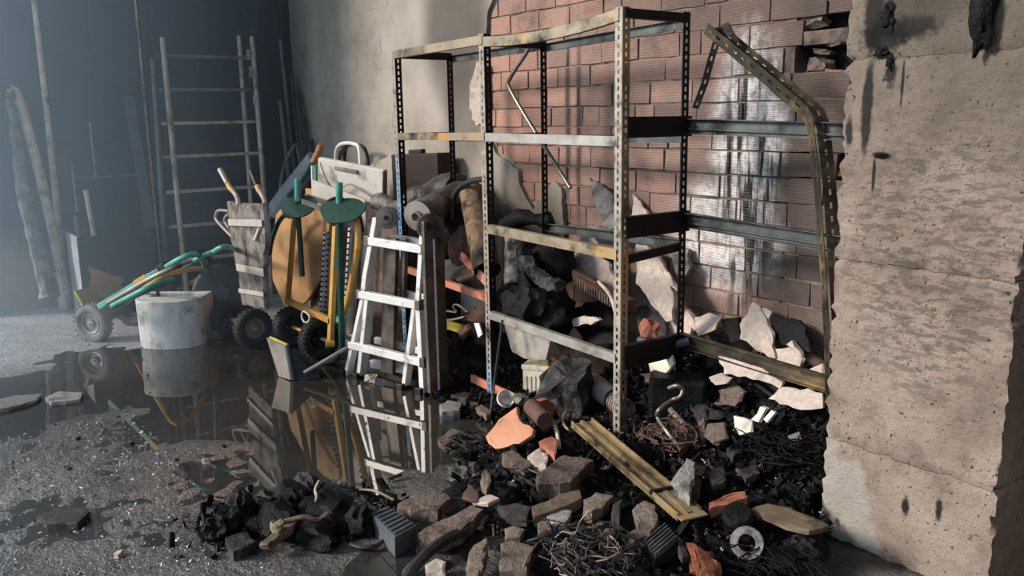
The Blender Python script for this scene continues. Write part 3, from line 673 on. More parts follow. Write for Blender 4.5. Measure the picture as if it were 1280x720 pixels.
# ---------------------------------------------------------------- wheels and trucks
def wheel(parent, c, axis, R, w, tyre='rubber', rim='rim', knobs=True, lbl=None):
    c, ax = V(c), V(axis).normalized(); h = w/2
    prof = [(R*.52, -h*.55), (R*.60, -h*.85), (R*.74, -h), (R*.88, -h*.9), (R*.955, -h*.62), (R*.975, -h*.2), (R*.975, h*.2), (R*.955, h*.62), (R*.88, h*.9), (R*.74, h), (R*.60, h*.85), (R*.52, h*.55)]
    mb = MB().lathe(prof, 36, c, ax)
    u = ax.orthogonal().normalized(); b = ax.cross(u)
    if knobs:
        for k in range(26):
            for row in (-.62, 0, .62):
                a = 2*math.pi*(k+(.5 if row == 0 else 0))/26
                d = u*math.cos(a)+b*math.sin(a); t = ax.cross(d)
                rr = R*(.975 if row == 0 else .955); cc = c+d*rr+ax*h*row
                mb.bar(cc-t*R*.05, cc+t*R*.05, ax, w*.22, d, R*.03)
    ty = make('wheel', mb, tyre, parent, smooth=35, label=lbl)
    make('rim', MB().lathe([(R*.53, h*.55), (R*.50, h*.75), (R*.46, h*.7), (R*.40, h*.25), (R*.2, h*.2), (R*.17, h*.75), (0, h*.78)], 28, c, ax).lathe([(R*.53, -h*.55), (R*.46, -h*.6), (R*.40, -h*.2), (0, -h*.2)], 28, c, ax), rim, ty, smooth=35)
    mb = MB()
    for k in range(4):
        a = math.pi/4+k*math.pi/2; d = u*math.cos(a)+b*math.sin(a)
        mb.lathe([(0, h*.42), (R*.035, h*.42), (R*.035, h*.2)], 8, c+d*R*.29, ax)
    mb.lathe([(0, h*1.0), (R*.07, h*1.0), (R*.075, h*.7)], 12, c, ax)
    make('wheel_bolts', mb, 'galv_clean', ty)
    return ty
ta = thing('hand_truck', 'teal and yellow folding hand truck lying tilted behind the pale block', 'hand truck', (1.276, -1.977, 0.0), 'sack trucks parked by the ladder')
AXA = V((0.648, -0.762, -0.006)); AMM = V((1.276, -1.977, 0.14)); AWW = V((-0.311, -0.272, 0.911)); AUU = V((0.695, 0.588, 0.413))
wheel(ta, AMM+AXA*.245, AXA, .142, .085, 'rubber_dusty', 'rim'); wheel(ta, AMM-AXA*.20, AXA, .142, .085, 'rubber', 'rim_dark')
make('axle', MB().tube([AMM+AXA*.27, AMM-AXA*.22], .012, 10), 'steel_sooty', ta)
A_, B_ = [V(p) for p in [(1.828, -2.161, 0.307), (2.541, -1.916, 0.624)]]
make('centre_beam', MB().bar(A_, B_, AXA, .07, AWW, .04), 'teal', ta, bevel=.006)
make('beam_band', MB().bar(A_+(B_-A_)*.62, A_+(B_-A_)*.80, AXA, .076, AWW, .046), 'yellow', ta, bevel=.003)
make('clamp', MB().bar(B_-(B_-A_)*.03, B_+(B_-A_)*.07, AXA, .075, AWW, .05), 'black_plastic', ta, bevel=.006)
make('handle_loop', MB().tube([(2.608, -1.92, 0.667), (2.715, -1.87, 0.719), (2.716, -1.799, 0.74), (2.538, -1.713, 0.705), (2.036, -1.547, 0.583), (1.182, -1.282, 0.37)], .016, 12, smooth=5), 'teal', ta, smooth=True)
make('handle', MB().tube([(2.426, -1.761, 0.631), (2.553, -1.704, 0.691), (2.578, -1.631, 0.721), (2.631, -1.586, 0.753), (2.355, -1.44, 0.702), (1.456, -1.049, 0.512)], .017, 12, smooth=5), 'teal', ta, smooth=True)
make('knob', MB().tube([(2.538, -1.688, 0.713), (2.297, -1.581, 0.662)], .03, 14), 'black_plastic', ta, smooth=True)
make('ring', MB().tube([(2.412, -1.655, 0.669), (2.143, -1.55, 0.608), (1.813, -1.458, 0.523), (1.873, -1.503, 0.53)], .006, 8, smooth=4), 'steel_white', ta, smooth=True)
make('side_tube', MB().tube([(0.883, -1.918, 0.089), (1.22, -1.88, 0.216), (1.8, -1.857, 0.421), (2.045, -1.815, 0.517), (1.881, -1.642, 0.513), (1.476, -1.411, 0.443), (1.015, -1.241, 0.336), (0.706, -1.203, 0.242), (0.435, -1.323, 0.114)], .018, 12, smooth=5), 'yellow', ta, smooth=True)
make('brace_tube', MB().tube([(2.409, -2.23, 0.452), (2.659, -2.134, 0.566), (2.869, -2.021, 0.671), (2.906, -1.849, 0.736)], .014, 10, smooth=4), 'galv_clean', ta, smooth=True)
make('brace_tube', MB().tube([(2.674, -2.253, 0.48), (2.806, -2.168, 0.551), (2.888, -2.075, 0.607), (2.763, -1.929, 0.608)], .018, 10, smooth=4), 'teal', ta, smooth=True)
q = AMM+AXA*.21; q2 = AMM-AXA*.23
tp = make('toe_plate', MB().prism([q+AUU*-.03, q2+AUU*-.03, q2+AWW*.26-AUU*.05, q+AWW*.26-AUU*.05], AUU*.004), 'olive', ta)
make('plate_edge', MB().tube([q+AUU*-.03, q+AWW*.26-AUU*.05], .008, 8), 'yellowp', tp)

# wrapped truck with two handles
tb = thing('hand_truck', 'sack truck wrapped in scorched grey board and tape with two raised handles', 'hand truck', (2.2, -1.33, 0), 'sack trucks parked by the ladder')
wheel(tb, (2.305, -1.325, .135), (.95, .1, 0), .135, .085, 'rubber', 'rim'); wheel(tb, (1.93, -1.36, .135), (.95, .1, 0), .135, .085, 'darkrubber', 'rim_dark')
make('axle', MB().tube([(1.9, -1.36, .135), (2.36, -1.318, .135)], .011, 10), 'yellow', tb)
bp = [(2.078, -1.36, 0.982), (2.337, -1.36, 0.978), (2.772, -1.36, 1.019), (2.754, -1.36, 0.789), (2.663, -1.36, 0.549), (2.649, -1.36, 0.334), (2.228, -1.36, 0.289), (2.181, -1.36, 0.509), (2.099, -1.36, 0.721)]
make('board', slab(bp, .035, 8, .010, (.01, .035, 0), .05, .008), 'burntboard', tb)
mb = MB()
for a, b, hgt in [((2.115, -1.372, 0.844), (2.766, -1.372, 0.896), 0.045), ((2.21, -1.372, 0.548), (2.731, -1.372, 0.581), 0.05), ((2.222, -1.372, 0.389), (2.702, -1.372, 0.438), 0.03)]:
    make('tape_band', MB().bar(a, b, (0, 0, 1), hgt, (0, -1, 0), .006), 'tape', tb, bevel=.002)
make('tape_band', MB().bar((2.599, -1.372, 0.774), (2.703, -1.372, 0.861), (1, 0, .3), .05, (0, -1, 0), .006), 'tape', tb)
for pts in ([(1.914, -1.34, 1.19), (2.091, -1.34, 1.079), (2.224, -1.34, 1.022), (2.237, -1.34, 0.938), (2.172, -1.34, 0.726)], [(2.542, -1.34, 1.209), (2.649, -1.34, 1.099), (2.746, -1.34, 1.026), (2.723, -1.34, 0.91), (2.637, -1.34, 0.621)]):
    hd = make('handle', MB().tube(pts, .015, 10, smooth=4), 'steel_white', tb, smooth=True)
    p0, p1 = V(pts[0]), V(pts[1]); make('grip', MB().tube([p0, p0+(p1-p0)*.8], .019, 12), 'galv_clean' if pts[0][0] < 2.2 else 'black_plastic', hd, smooth=True)
    make('grip_collar', MB().tube([p0+(p1-p0)*.85, p0+(p1-p0)*1.15], .018, 12), 'yellow', hd, smooth=True)
make('cross_tube', MB().tube([(2.295, -1.33, 0.973), (2.699, -1.33, 0.997)], .014, 10), 'timber', tb, smooth=True)
make('loop_handle', MB().tube([(2.029, -1.3, 0.696), (1.631, -1.3, 0.801), (1.607, -1.3, 0.852), (1.69, -1.3, 0.888), (1.907, -1.3, 0.899)], .011, 10, smooth=4), 'steel_dusty', tb, smooth=True)
make('loop_handle', MB().tube([(1.952, -1.26, 0.662), (1.701, -1.26, 0.781), (1.674, -1.26, 0.819), (1.757, -1.26, 0.861), (1.954, -1.26, 0.888)], .011, 10, smooth=4), 'steel_dusty', tb, smooth=True)

# yellow truck with green handles
tc = thing('hand_truck', 'upright yellow sack truck with two dark green handles and knobbly tyres', 'hand truck', (2.64, -1.10, 0), 'sack trucks parked by the ladder')
wheel(tc, (2.43, -1.10, .137), (.95, .12, 0), .137, .09, 'rubber', 'rim_dark'); wheel(tc, (2.853, -1.087, .137), (.95, .12, 0), .137, .09, 'rubber', 'rim_dark')
make('axle', MB().tube([(2.38, -1.11, .137), (2.96, -1.075, .137)], .011, 10), 'yellow', tc)
make('upright', MB().bar((2.611, -1.1, 1.021), (2.343, -1.1, 0.271), (1, 0, 0), .032, (0, 1, 0), .03), 'yellow', tc, bevel=.004)
u_ = make('upright', MB().bar((3.251, -1.12, 0.9), (3.07, -1.12, 0.142), (1, 0, 0), .045, (0, 1, 0), .03), 'yellow', tc, bevel=.004)
make('eyelet', MB().tube([V((3.071, -1.12, 0.153))+V((.012, -.02, 0)), V((3.071, -1.12, 0.153))+V((.03, .03, 0))], .024, 14), 'yellow', u_, smooth=True)
make('crossbar', MB().bar((2.386, -1.12, 0.31), (3.115, -1.12, 0.299), (0, 0, 1), .04, (0, 1, 0), .03), 'yellow', tc, bevel=.004)
make('crossbar', MB().bar((3.037, -1.09, 0.306), (3.236, -1.09, 0.322), (0, 0, 1), .035, (0, 1, 0), .03), 'teal', tc)
make('side_tube', MB().tube([(3.251, -1.05, 0.965), (3.359, -1.05, 0.965), (3.426, -1.05, 0.91), (3.412, -1.05, 0.783), (3.328, -1.05, 0.606), (3.231, -1.05, 0.429), (3.154, -1.05, 0.356)], .02, 12, smooth=5), 'yellow', tc, smooth=True)
g1 = make('green_handle', MB().tube([(2.748, -1.12, 1.152), (2.717, -1.12, 0.958), (2.724, -1.12, 0.764), (2.726, -1.12, 0.529)], .017, 10), 'green', tc, smooth=True)
g2 = make('green_handle', MB().tube([(3.382, -1.13, 1.16), (3.363, -1.13, 1.008), (3.334, -1.13, 0.687), (3.298, -1.13, 0.221), (3.265, -1.13, 0.14), (3.177, -1.13, 0.075), (3.003, -1.13, 0.015)], .019, 10, smooth=4), 'green', tc, smooth=True)
make('grip', MB().tube([(2.749, -1.12, 1.157), (2.726, -1.12, 1.015)], .02, 12), 'teal', g1, smooth=True); make('grip', MB().tube([(3.383, -1.13, 1.164), (3.368, -1.13, 1.045)], .02, 12), 'teal', g2, smooth=True)
make('clip', MB().box((3.313, -1.13, 0.694), (.05, .04, .05)), 'green', g2, bevel=.004)
for c_, g, rx in (((2.745, -1.13, 0.981), g1, .12), ((3.417, -1.14, 1.008), g2, .135)):
    c_ = V(c_); d3 = V((.55, -.62, .56)).normalized(); s3 = d3.cross(V((0, 0, 1))).normalized(); t3 = s3.cross(d3)
    ring = [c_+s3*math.cos(a)*rx*(1+.10*math.sin(3*a))+t3*math.sin(a)*.085*(1+.14*math.cos(2*a+1)) for a in [2*math.pi*i/22 for i in range(22)]]
    make('hand_guard', MB().prism(ring, -d3*.012), 'green', g, label='rounded dark green guard plate below the grip')
make('green_bow', MB().tube([(2.535, -1.08, 0.942), (2.293, -1.08, 0.852), (2.114, -1.08, 0.696), (2.046, -1.08, 0.585)], .016, 10, smooth=5), 'green', tc, smooth=True)
make('ring', MB().tube([(2.802, -1.16, 0.315), (2.89, -1.16, 0.305), (2.885, -1.16, 0.267), (2.817, -1.16, 0.244), (2.769, -1.16, 0.273)], .006, 8, closed=True, smooth=3), 'whiteboard', tc, smooth=True)

mb = slab([(1.797, -0.92, 0.838), (2.084, -0.92, 0.975), (2.405, -0.92, 1.023), (2.634, -0.92, 0.969), (2.732, -0.92, 0.851), (2.694, -0.92, 0.662), (2.506, -0.92, 0.436), (2.288, -0.92, 0.266), (1.904, -0.92, 0.105), (1.634, -0.92, 0.321), (1.648, -0.92, 0.57)], .02, 4, .002, (0, .02, 0), .08, .004)
tag(make('tan_board', mb, 'tray'), 'large tan board with cut corners standing behind the yellow sack truck', 'board')
mb = slab([(2.258, -0.86, 0.904), (2.441, -0.86, 0.94), (2.566, -0.86, 0.896), (2.594, -0.86, 0.726), (2.453, -0.86, 0.46), (2.379, -0.86, 0.122), (2.176, -0.86, 0.085), (2.391, -0.86, 0.592), (2.473, -0.86, 0.795)], .02, 6, .002, (0, .02, 0), .08, .004)
tag(make('bent_hull', mb, 'roll'), 'brown curved strip of board beside the tan board', 'board')

# big dark tyre and small parts between the trucks
t_ = thing('rubber_tyre', 'large smooth black tyre leaning behind the pale block', 'tyre', (1.75, -1.33, .06))
mb = MB().lathe([(.0, -.05), (.10, -.055), (.19, -.06), (.22, -.03), (.225, .02), (.20, .05), (.12, .06), (.0, .055)], 40, (1.75, -1.33, .285), (.86, -.45, .25)); make('casing', mb, 'darkrubber', t_, smooth=True)
make('rim', MB().lathe([(.0, .068), (.05, .066), (.055, .056)], 20, (1.75, -1.33, .285), (.86, -.45, .25)), 'rim_dark', t_, smooth=True)

# pale block with a slot
cb = thing('parasol_base_block', 'pale round-fronted concrete block with a slot in its top', 'block', (1.9, -1.77, 0))
outer = []
c0 = V((1.72, -1.66, 0)); dx = V((.80, -.60, 0)).normalized(); dy = V((.60, .80, 0))
for k in range(15):
    a = -math.pi/2+math.pi*k/14; outer.append(V((math.cos(a)*.14+.10, math.sin(a)*.215, 0)))
outer = [V((-.12, -.215, 0))]+outer+[V((-.12, .215, 0))]
def blk(z, k=1., dxo=0): return [V((1.80, -1.69, z))+dx*(p.x*k)+dy*(p.y*k) for p in outer]
n_ = len(outer); hole = []
for i in range(n_):
    p = outer[i]; hole.append(V((max(-.075, min(.06, p.x*.55)), max(-.15, min(.15, p.y*.72)), 0)))
mb = MB(); H_ = .335
hl = lambda z: [V((1.80, -1.69, z))+dx*p.x+dy*p.y for p in hole]
mb.v = blk(0, 1.)+blk(H_, 1.03)+hl(H_)+hl(H_-.10)
for i in range(n_):
    j = (i+1) % n_
    mb.f += [(i, j, n_+j, n_+i), (n_+i, n_+j, 2*n_+j, 2*n_+i), (2*n_+i, 2*n_+j, 3*n_+j, 3*n_+i)]
mb.f += [tuple(range(n_)), tuple(range(3*n_, 4*n_))]
make('body', mb, 'concrete', cb, smooth=45, bevel=.006)
make('pin', MB().tube([V((1.80, -1.69, .26))-dy*.11, V((1.80, -1.69, .37))-dy*.125-dx*.02], .012, 8), 'soot_metal', cb)

# scraper plate with its rod, standing in the water
scp = thing('scraper_plate', 'pale steel scraper plate standing in the water with its rod behind', 'scraper', (3.111, -1.431, 0.0))
pn = [V(p) for p in [(2.96, -1.467, 0.223), (3.163, -1.436, 0.211), (3.21, -1.429, 0.009), (3.072, -1.45, 0.004)]]
for q in pn: q.z = max(q.z, .001)
make('blade', MB().prism(pn, (.004, .012, 0)), 'galv_clean', scp)
make('blade_edge', MB().tube([pn[0]+V((.01, .02, 0)), pn[1]+V((0, .02, 0))], .009, 8), 'yellowp', scp)
br = pn[2]+V((.01, .02, .02))
make('rod', MB().tube([br+V((.03, .05, .02)), V((3.332, -1.08, 0.19))], .012, 10), 'galv_clean', scp, smooth=True)
make('side_wing', MB().prism([pn[1]+V((.006, .013, 0)), pn[2]+V((.006, .013, 0)), br+V((.06, .13, -.02)), br+V((.02, .12, .05))], (.006, .006, 0)), 'darkpanel', scp)

# ---------------------------------------------------------------- articulated aluminium ladder
lad = thing('folding_ladder', 'white aluminium articulated ladder standing folded in front of the shelving', 'ladder', (3.61, -.99, 0))
LVv, LNv = V((.955, .295, 0)), V((.295, -.955, 0))
def lrail(pts, w, d, m_, nm='rail', off=0, lbl=None):
    mb = MB()
    for a, b in zip(pts, pts[1:]): mb.bar(V(a)-LNv*off, V(b)-LNv*off, LVv, w, -LNv, d)
    return make(nm, mb, m_, lad, bevel=.003, label=lbl)
# front half
lrail([(3.606, -1.031, 0.974), (3.504, -1.063, 0.632), (3.476, -1.071, 0.502)], .035, .055, 'alu')
lrail([(3.484, -1.069, 0.521), (3.304, -1.125, -0.003)], .028, .05, 'alu', 'flared_leg')
lrail([(3.516, -1.059, 0.525), (3.41, -1.092, 0.002)], .03, .06, 'alu', 'leg')
lrail([(3.945, -0.926, 0.939), (3.911, -0.937, 0.674), (3.892, -0.943, 0.516)], .03, .02, 'alu')
lrail([(3.869, -0.95, 0.513), (3.761, -0.983, -0.001)], .028, .05, 'alu', 'flared_leg')
lrail([(3.893, -0.943, 0.525), (3.903, -0.94, -0.001)], .034, .06, 'alu', 'leg')
# webs seen beside and behind: sides of the rear half, their shade painted as darker metal
P_ = [(3.667, -1.012, 0.996), (3.646, -1.019, 0.851), (3.612, -1.029, 0.481), (3.574, -1.041, 0.046)]
lrail(P_[1:], .10, .03, 'alu_shaded', 'rear_rail', .07)
lrail([V(p)+LVv*.075 for p in P_[1:3]], .035, .03, 'alu_shaded', 'rear_rail', .10)
Q_ = [(3.964, -0.921, 0.979), (3.96, -0.922, 0.657), (3.968, -0.92, 0.034)]
mb = MB()
for k, (o0, wd) in enumerate(((.0, .075), (.085, .075))):
    a, b, c = [V(p)-LNv*o0+LVv*.012 for p in Q_]
    for s_, e_ in ((a, b), (b, c)): mb.bar(s_, e_, LNv, wd, LVv, .022)
make('rear_rail', mb, 'alu_shaded', lad, bevel=.003)
make('web_groove', MB().bar(V(Q_[0])-LNv*.03+LVv*.034, V(Q_[2])-LNv*.03+LVv*.034, LNv, .012, LVv, .006), 'alu', lad)
for cpt, r in (([(3.664, -0.982, 0.975)], .062), ([(3.966, -0.889, 0.946)], .07)):
    c_ = V(cpt[0]); ax = V((.78, -.6, .1)) if r < .065 else V((.93, -.3, .1))
    h_ = make('hinge', MB().lathe([(0, -.025), (r, -.025), (r*1.02, 0), (r, .022), (r*.6, .026), (r*.55, .034), (r*.25, .036), (0, .036)], 24, c_, ax), 'alu_shaded', lad, smooth=35)
    make('hinge_pin', MB().lathe([(0, .05), (r*.2, .05), (r*.2, .03)], 12, c_, ax), 'soot_metal', h_)
for a, b in [[(3.545, -1.063, 0.84), (3.949, -0.938, 0.823)], [(3.461, -1.088, 0.52), (3.906, -0.951, 0.51)], [(3.355, -1.121, 0.202), (3.925, -0.945, 0.186)]]:
    r_ = make('rung', MB().bar(a, b, (0, 0, 1), .045, -LNv, .035), 'alu', lad, bevel=.003)
    for e, s_ in ((V(a), 1), (V(b), -1)): make('rung_cap', MB().bar(e-LVv*.016*s_, e+LVv*.02*s_, (0, 0, 1), .055, -LNv, .05), 'alu_shaded', r_, bevel=.002)
    A2, B2 = V(a)-LNv*.16+LVv*.06, V(b)-LNv*.16-LVv*.0
    make('rung', MB().bar(A2, B2, (0, 0, 1), .04, -LNv, .03), 'alu', lad, bevel=.003)
a, b = [(3.33, -0.97, 0.05), (3.626, -0.879, 0.062)]
make('rung', MB().bar(a, b, (0, 0, 1), .05, -LNv, .03), 'alu', lad, bevel=.003)
for p in [(3.289, -1.119, -0.013), (3.403, -1.083, -0.007), (3.755, -0.975, -0.009), (3.891, -0.933, -0.011)]: make('foot', MB().box((p[0], p[1], .018), (.045, .07, .04), Matrix.Rotation(.3, 3, 'Z')), 'black_plastic', lad, bevel=.004)

# broom standing behind the ladder
br = thing('broom', 'worn wooden-handled broom standing behind the white ladder', 'broom', (3.471, -0.932, 0.0))
b0 = V((3.568, -0.943, 0.06)); 
make('handle', MB().tube([b0, V((3.383, -0.8, 0.41)), V((3.335, -0.74, 0.669))], .016, 10), 'wood', br, smooth=True)
hd = make('head', MB().bar((3.163, -0.9, -0.017), (3.533, -0.84, 0.017), (0, 0, 1), .03, (.3, .9, 0), .05), 'timber', br, bevel=.004)
mb = MB(); a, b = V((3.161, -0.9, -0.033)), V((3.533, -0.84, 0.007)); rnd = random.Random(2)
for k in range(70):
    p = a+(b-a)*rnd.random()+V((.02, .05, 0))*rnd.random(); mb.tube([p, V((p.x+rnd.uniform(-.02, .02), p.y+rnd.uniform(-.04, .02), .0))], .004, 4, caps=False)
make('bristles', mb, 'bristle', br)

# ---------------------------------------------------------------- clutter along the rendered wall
wc = thing('white_case', 'flat pale case with a carrying slot propped behind the yellow truck', 'case', (2.465, -0.62, 0.969))
q = [V(p) for p in [(2.214, -0.747, 1.259), (2.641, -0.454, 1.173), (2.606, -0.448, 0.929), (2.173, -0.745, 1.009)]]
nrm = (q[1]-q[0]).cross(q[3]-q[0]).normalized(); nrm = nrm if nrm.y > 0 else -nrm
make('shell', MB().prism(q, nrm*.05), 'whiteboard', wc, bevel=.008)
g = [q[0]+(q[1]-q[0])*u+(q[3]-q[0])*v_ for u, v_ in ((.26, .13), (.62, .13), (.62, .24), (.26, .24))]
make('handle_slot', MB().prism([p-nrm*.012 for p in g], nrm*.014), 'greypanel', wc, bevel=.006)
make('edge_trim', MB().bar(q[1], q[2], nrm, .06, q[1]-q[0], .008), 'steel_dusty', wc)
q = [V(p) for p in [(2.278, -0.831, 1.115), (2.637, -0.607, 0.98), (2.61, -0.59, 0.702), (2.213, -0.819, 0.682)]]
tag(make('white_board', MB().prism(q, (-.03, .02, 0)), 'whiteboard', bevel=.004), 'pale board slumped in front of the flat pale case', 'board')
mb = MB().tube([(2.26, -0.751, 1.227), (2.283, -0.721, 1.104), (2.336, -0.677, 1.032), (2.429, -0.621, 1.078), (2.507, -0.564, 1.035), (2.612, -0.486, 0.959)], .006, 6, smooth=5)
tag(make('loose_string', mb, 'steel_dusty', smooth=True), 'thin grey cord draped across the flat pale case', 'cord')
ch = thing('tubular_frame', 'bare tubular metal chair frame loop above the flat pale case', 'frame', (1.745, -0.3, 1.119))
make('loop', MB().tube([(1.314, -0.3, -0.147), (1.486, -0.3, 0.818), (1.519, -0.3, 1.078), (1.542, -0.3, 1.256), (1.61, -0.3, 1.32), (1.728, -0.3, 1.34), (1.869, -0.3, 1.336), (1.961, -0.3, 1.301), (1.965, -0.3, 1.097), (1.939, -0.3, 0.852), (1.855, -0.3, -0.048)], .016, 10, smooth=4), 'alu', ch, smooth=True)
make('loop_shadow', MB().tube([(1.409, -0.18, 1.054), (1.468, -0.18, 1.288), (1.619, -0.18, 1.323), (1.786, -0.18, 1.307), (1.847, -0.18, 1.234), (1.872, -0.18, 1.075)], .014, 10, smooth=4), 'soot_metal', ch, smooth=True)  # black tube shaped as the shadow behind the bright loop
tl = thing('garden_tool', 'wooden tool handle with a dark green shaft rising left of the pale case', 'tool', (1.19, -0.5, 0.909))
make('grip', MB().tube([(1.442, -0.45, 1.196), (1.547, -0.45, 1.273), (1.617, -0.45, 1.336)], .027, 12), 'wood', tl, smooth=True)
make('shaft', MB().tube([(0.556, -0.45, 0.795), (0.966, -0.45, 0.926), (1.262, -0.45, 1.074), (1.442, -0.45, 1.196)], .02, 10, smooth=4), 'green', tl, smooth=True)
tag(make('tool_handle', MB().tube([(1.36, -0.22, 1.197), (1.543, -0.22, 1.329)], .03, 12), 'timber', smooth=True), 'stub of wooden handle leaning inside the tubular frame loop', 'tool')
mb = MB().tube([(0.71, -0.55, 0.723), (0.82, -0.42, 0.929), (0.881, -0.32, 1.064), (1.01, -0.25, 1.201)], .075, 20); tag(make('rolled_mat', mb, 'greymat', smooth=True), 'grey rolled mat slanting in front of the corner rods', 'mat')
for a, m_, lb in (((387, 0), 'whiteboard', 'pale slat upright left of the flat pale case'), ((391, 0), 'teal', 'green slat upright left of the flat pale case'), ((397, 0), 'tray', 'tan slat upright left of the flat pale case')):
    t = V({387: (1.792, -0.62, 1.183), 391: (1.859, -0.62, 1.185), 397: (1.879, -0.6, 1.185)}[a[0]])
    tag(make('slat', MB().bar((t.x-.02, t.y-.03, 0), t, (1, -.3, 0), .05, (0, 1, 0), .02), m_), lb, 'slat', 'slats beside the pale case')
t = V((2.151, -0.8, 1.04))
tag(make('orange_board', MB().bar((t.x-.02, t.y+.02, 0), t, (1, 0, 0), .13, (0, 1, 0), .02), 'tray'), 'narrow orange board end showing above the left green guard', 'board')
for pts, lb in (([(2.7, -1.044, 1.034), (2.8, -0.937, 0.987)], 'upper grey bar lying across the top of the clutter'), ([(2.8, -1.119, 1.015), (2.9, -0.995, 0.953)], 'lower grey bar lying across the top of the clutter')):
    tag(make('grey_bar', MB().bar(pts[0], pts[1], (0, 0, 1), .035, (-1, .3, 0), .05), 'greypanel', bevel=.003), lb, 'bar')
mb = MB().tube([(2.95, -1.007, 0.938), (2.95, -1.02, 0.989), (2.95, -0.992, 1.016), (2.95, -0.938, 1.023), (2.95, -0.874, 0.988), (2.95, -0.817, 0.923), (2.95, -0.801, 0.809)], .022, 8, smooth=4)
tag(make('black_hoop', mb, 'hose', smooth=True), 'black rubber hoop hanging behind the right green guard', 'hoop')
# panels standing behind the yellow truck
for k, (pp, yv, m_, lb) in enumerate([(((386, 290), (404, 294), (404, 388), (388, 384)), -0.8, 'greypanel', 'narrow grey upright panel just behind the left truck handle'), (((404, 262), (446, 272), (440, 395), (404, 385)), -0.72, 'greypanel', 'wide pale grey panel behind the yellow side tube'), (((436, 300), (462, 306), (458, 412), (428, 420)), -0.66, 'whiteboard', 'white panel between the yellow truck and the white ladder')]):
    q = [V(p) for p in {0: [(2.103, -0.8, 0.726), (2.355, -0.8, 0.729), (2.258, -0.8, 0.031), (2.022, -0.8, -0.002)], 1: [(2.191, -0.72, 0.855), (2.732, -0.72, 0.856), (2.566, -0.72, 0.044), (2.073, -0.72, 0.007)], 2: [(2.465, -0.66, 0.693), (2.783, -0.66, 0.694), (2.717, -0.66, 0.053), (2.268, -0.66, -0.068)]}[k]]
    tag(make('metal_sheet', MB().prism(q, (0, .025, 0)), m_, bevel=.003), lb, 'panel')
for k, (a, b, lb) in enumerate([((2.786, -0.98, 0.809), (2.587, -0.98, 0.034), 'white toothed strip left of the yellow upright'), ((3.051, -0.93, 0.855), (2.843, -0.93, 0.013), 'white toothed strip inside the yellow side tube'), ((2.85, -0.98, 0.825), (2.666, -0.98, 0.039), 'dark toothed strip beside the yellow upright')]):
    st = thing('toothed_strip', lb, 'strip', b, 'toothed strips behind the yellow truck')
    a, b = V(a), V(b); make('strip', MB().bar(a, b, (1, 0, 0), .022, (0, 1, 0), .02), 'steel_dusty' if k == 2 else 'alu', st)
    mb = MB()
    for j in range(22): c_ = a+(b-a)*(j+.5)/22; mb.box(c_+V((.014, -.004, 0)), (.012, .012, .010))
    make('teeth', mb, 'soot_metal', st, kind='stuff')
for k, (a, b) in enumerate([((1.749, -0.658, 0.0), (2.596, -1.0, 0.415)), ((1.879, -0.668, 0.0), (2.565, -0.95, 0.365))]):
    tag(make('bottle_can', MB().lathe([(0, 0), (.026, 0), (.026, .17), (.012, .20), (.012, .22), (0, .22)], 14, (a[0], a[1], 0), (0, 0, 1)), 'steel_dusty', smooth=40), ('left', 'right')[k]+' of two small grey canisters behind the yellow crossbar', 'canister', 'canisters behind the crossbar')
# grey carton and dark case at the wall
q = [V(p) for p in [(2.039, -0.3, 1.16), (2.465, -0.3, 1.266), (2.474, -0.3, 0.96), (2.093, -0.3, 0.911)]]
tag(make('grey_carton', slab(q, .02, 8, .004, (0, .2, 0)), 'greypanel'), 'grey torn carton standing just left of the blue post', 'carton')
bc = thing('dark_case', 'dark brown upright case with pale rear edge beside the blue post', 'case', (2.576, -0.18, 0.833))
q = [V(p) for p in [(2.315, -0.22, 1.265), (2.956, -0.22, 1.291), (2.969, -0.22, 0.987), (2.379, -0.22, 0.867)]]
q[2].z = q[3].z = .01
make('shell', MB().prism(q, (0, .13, 0)), 'brownbox', bc, bevel=.012)
make('handle', MB().bar((2.53, -0.2, 1.286), (2.71, -0.2, 1.296), (0, 0, 1), .03, (0, 1, 0), .04), 'brownbox', bc, bevel=.006)
make('rib', MB().bar((2.493, -0.226, 1.253), (2.479, -0.226, 0.933), (1, 0, 0), .02, (0, 1, 0), .02), 'brownbox', bc)
make('edge_strip', MB().bar((2.901, -0.2, 1.268), (2.928, -0.2, 1.027), (1, 0, 0), .02, (0, 1, 0), .06), 'steel_dusty', bc)

# ---------------------------------------------------------------- inside the left bay
mb = MB().tube([(2.689, -0.55, 0.969), (2.93, -0.5, 0.929), (3.059, -0.42, 1.006), (3.135, -0.3, 1.066), (3.25, -0.25, 1.059)], [.05, .11], 14, smooth=4)
for v in mb.v: v += nvec(v, 9, 3)*.035
tag(make('crumpled_sheet', mb, 'crumple', smooth=40), 'crumpled grey sooty sheet lying over the black roll', 'sheet')
rl = thing('black_roll', 'thick sooty roll with a hollow core showing at its end', 'roll', (3.33, -0.5, 0.769))
make('roll', MB().tube([(3.65, -0.78, 0.968), (3.355, -0.3, 1.043)], .088, 22), 'crumple', rl, smooth=True)
ax = V((3.65, -0.78, 0.968))-V((3.355, -0.3, 1.043)); ax.normalize(); e0 = V((3.65, -0.78, 0.968))
make('end_face', MB().lathe([(.088, .0), (.088, .004), (.03, .004), (.03, -.05)], 24, e0, ax), 'greypanel', rl, smooth=30)
make('core', MB().lathe([(.034, -.02), (.034, .03), (.024, .03), (.024, -.05)], 18, e0, ax), 'steel_dusty', rl, smooth=30)
mb = blob((3.44, -0.42, 0.823), (.20, .13, .20), 5, .22); tag(make('black_bundle', mb, 'char', smooth=40), 'black melted bundle under the crumpled sheet', 'bundle')
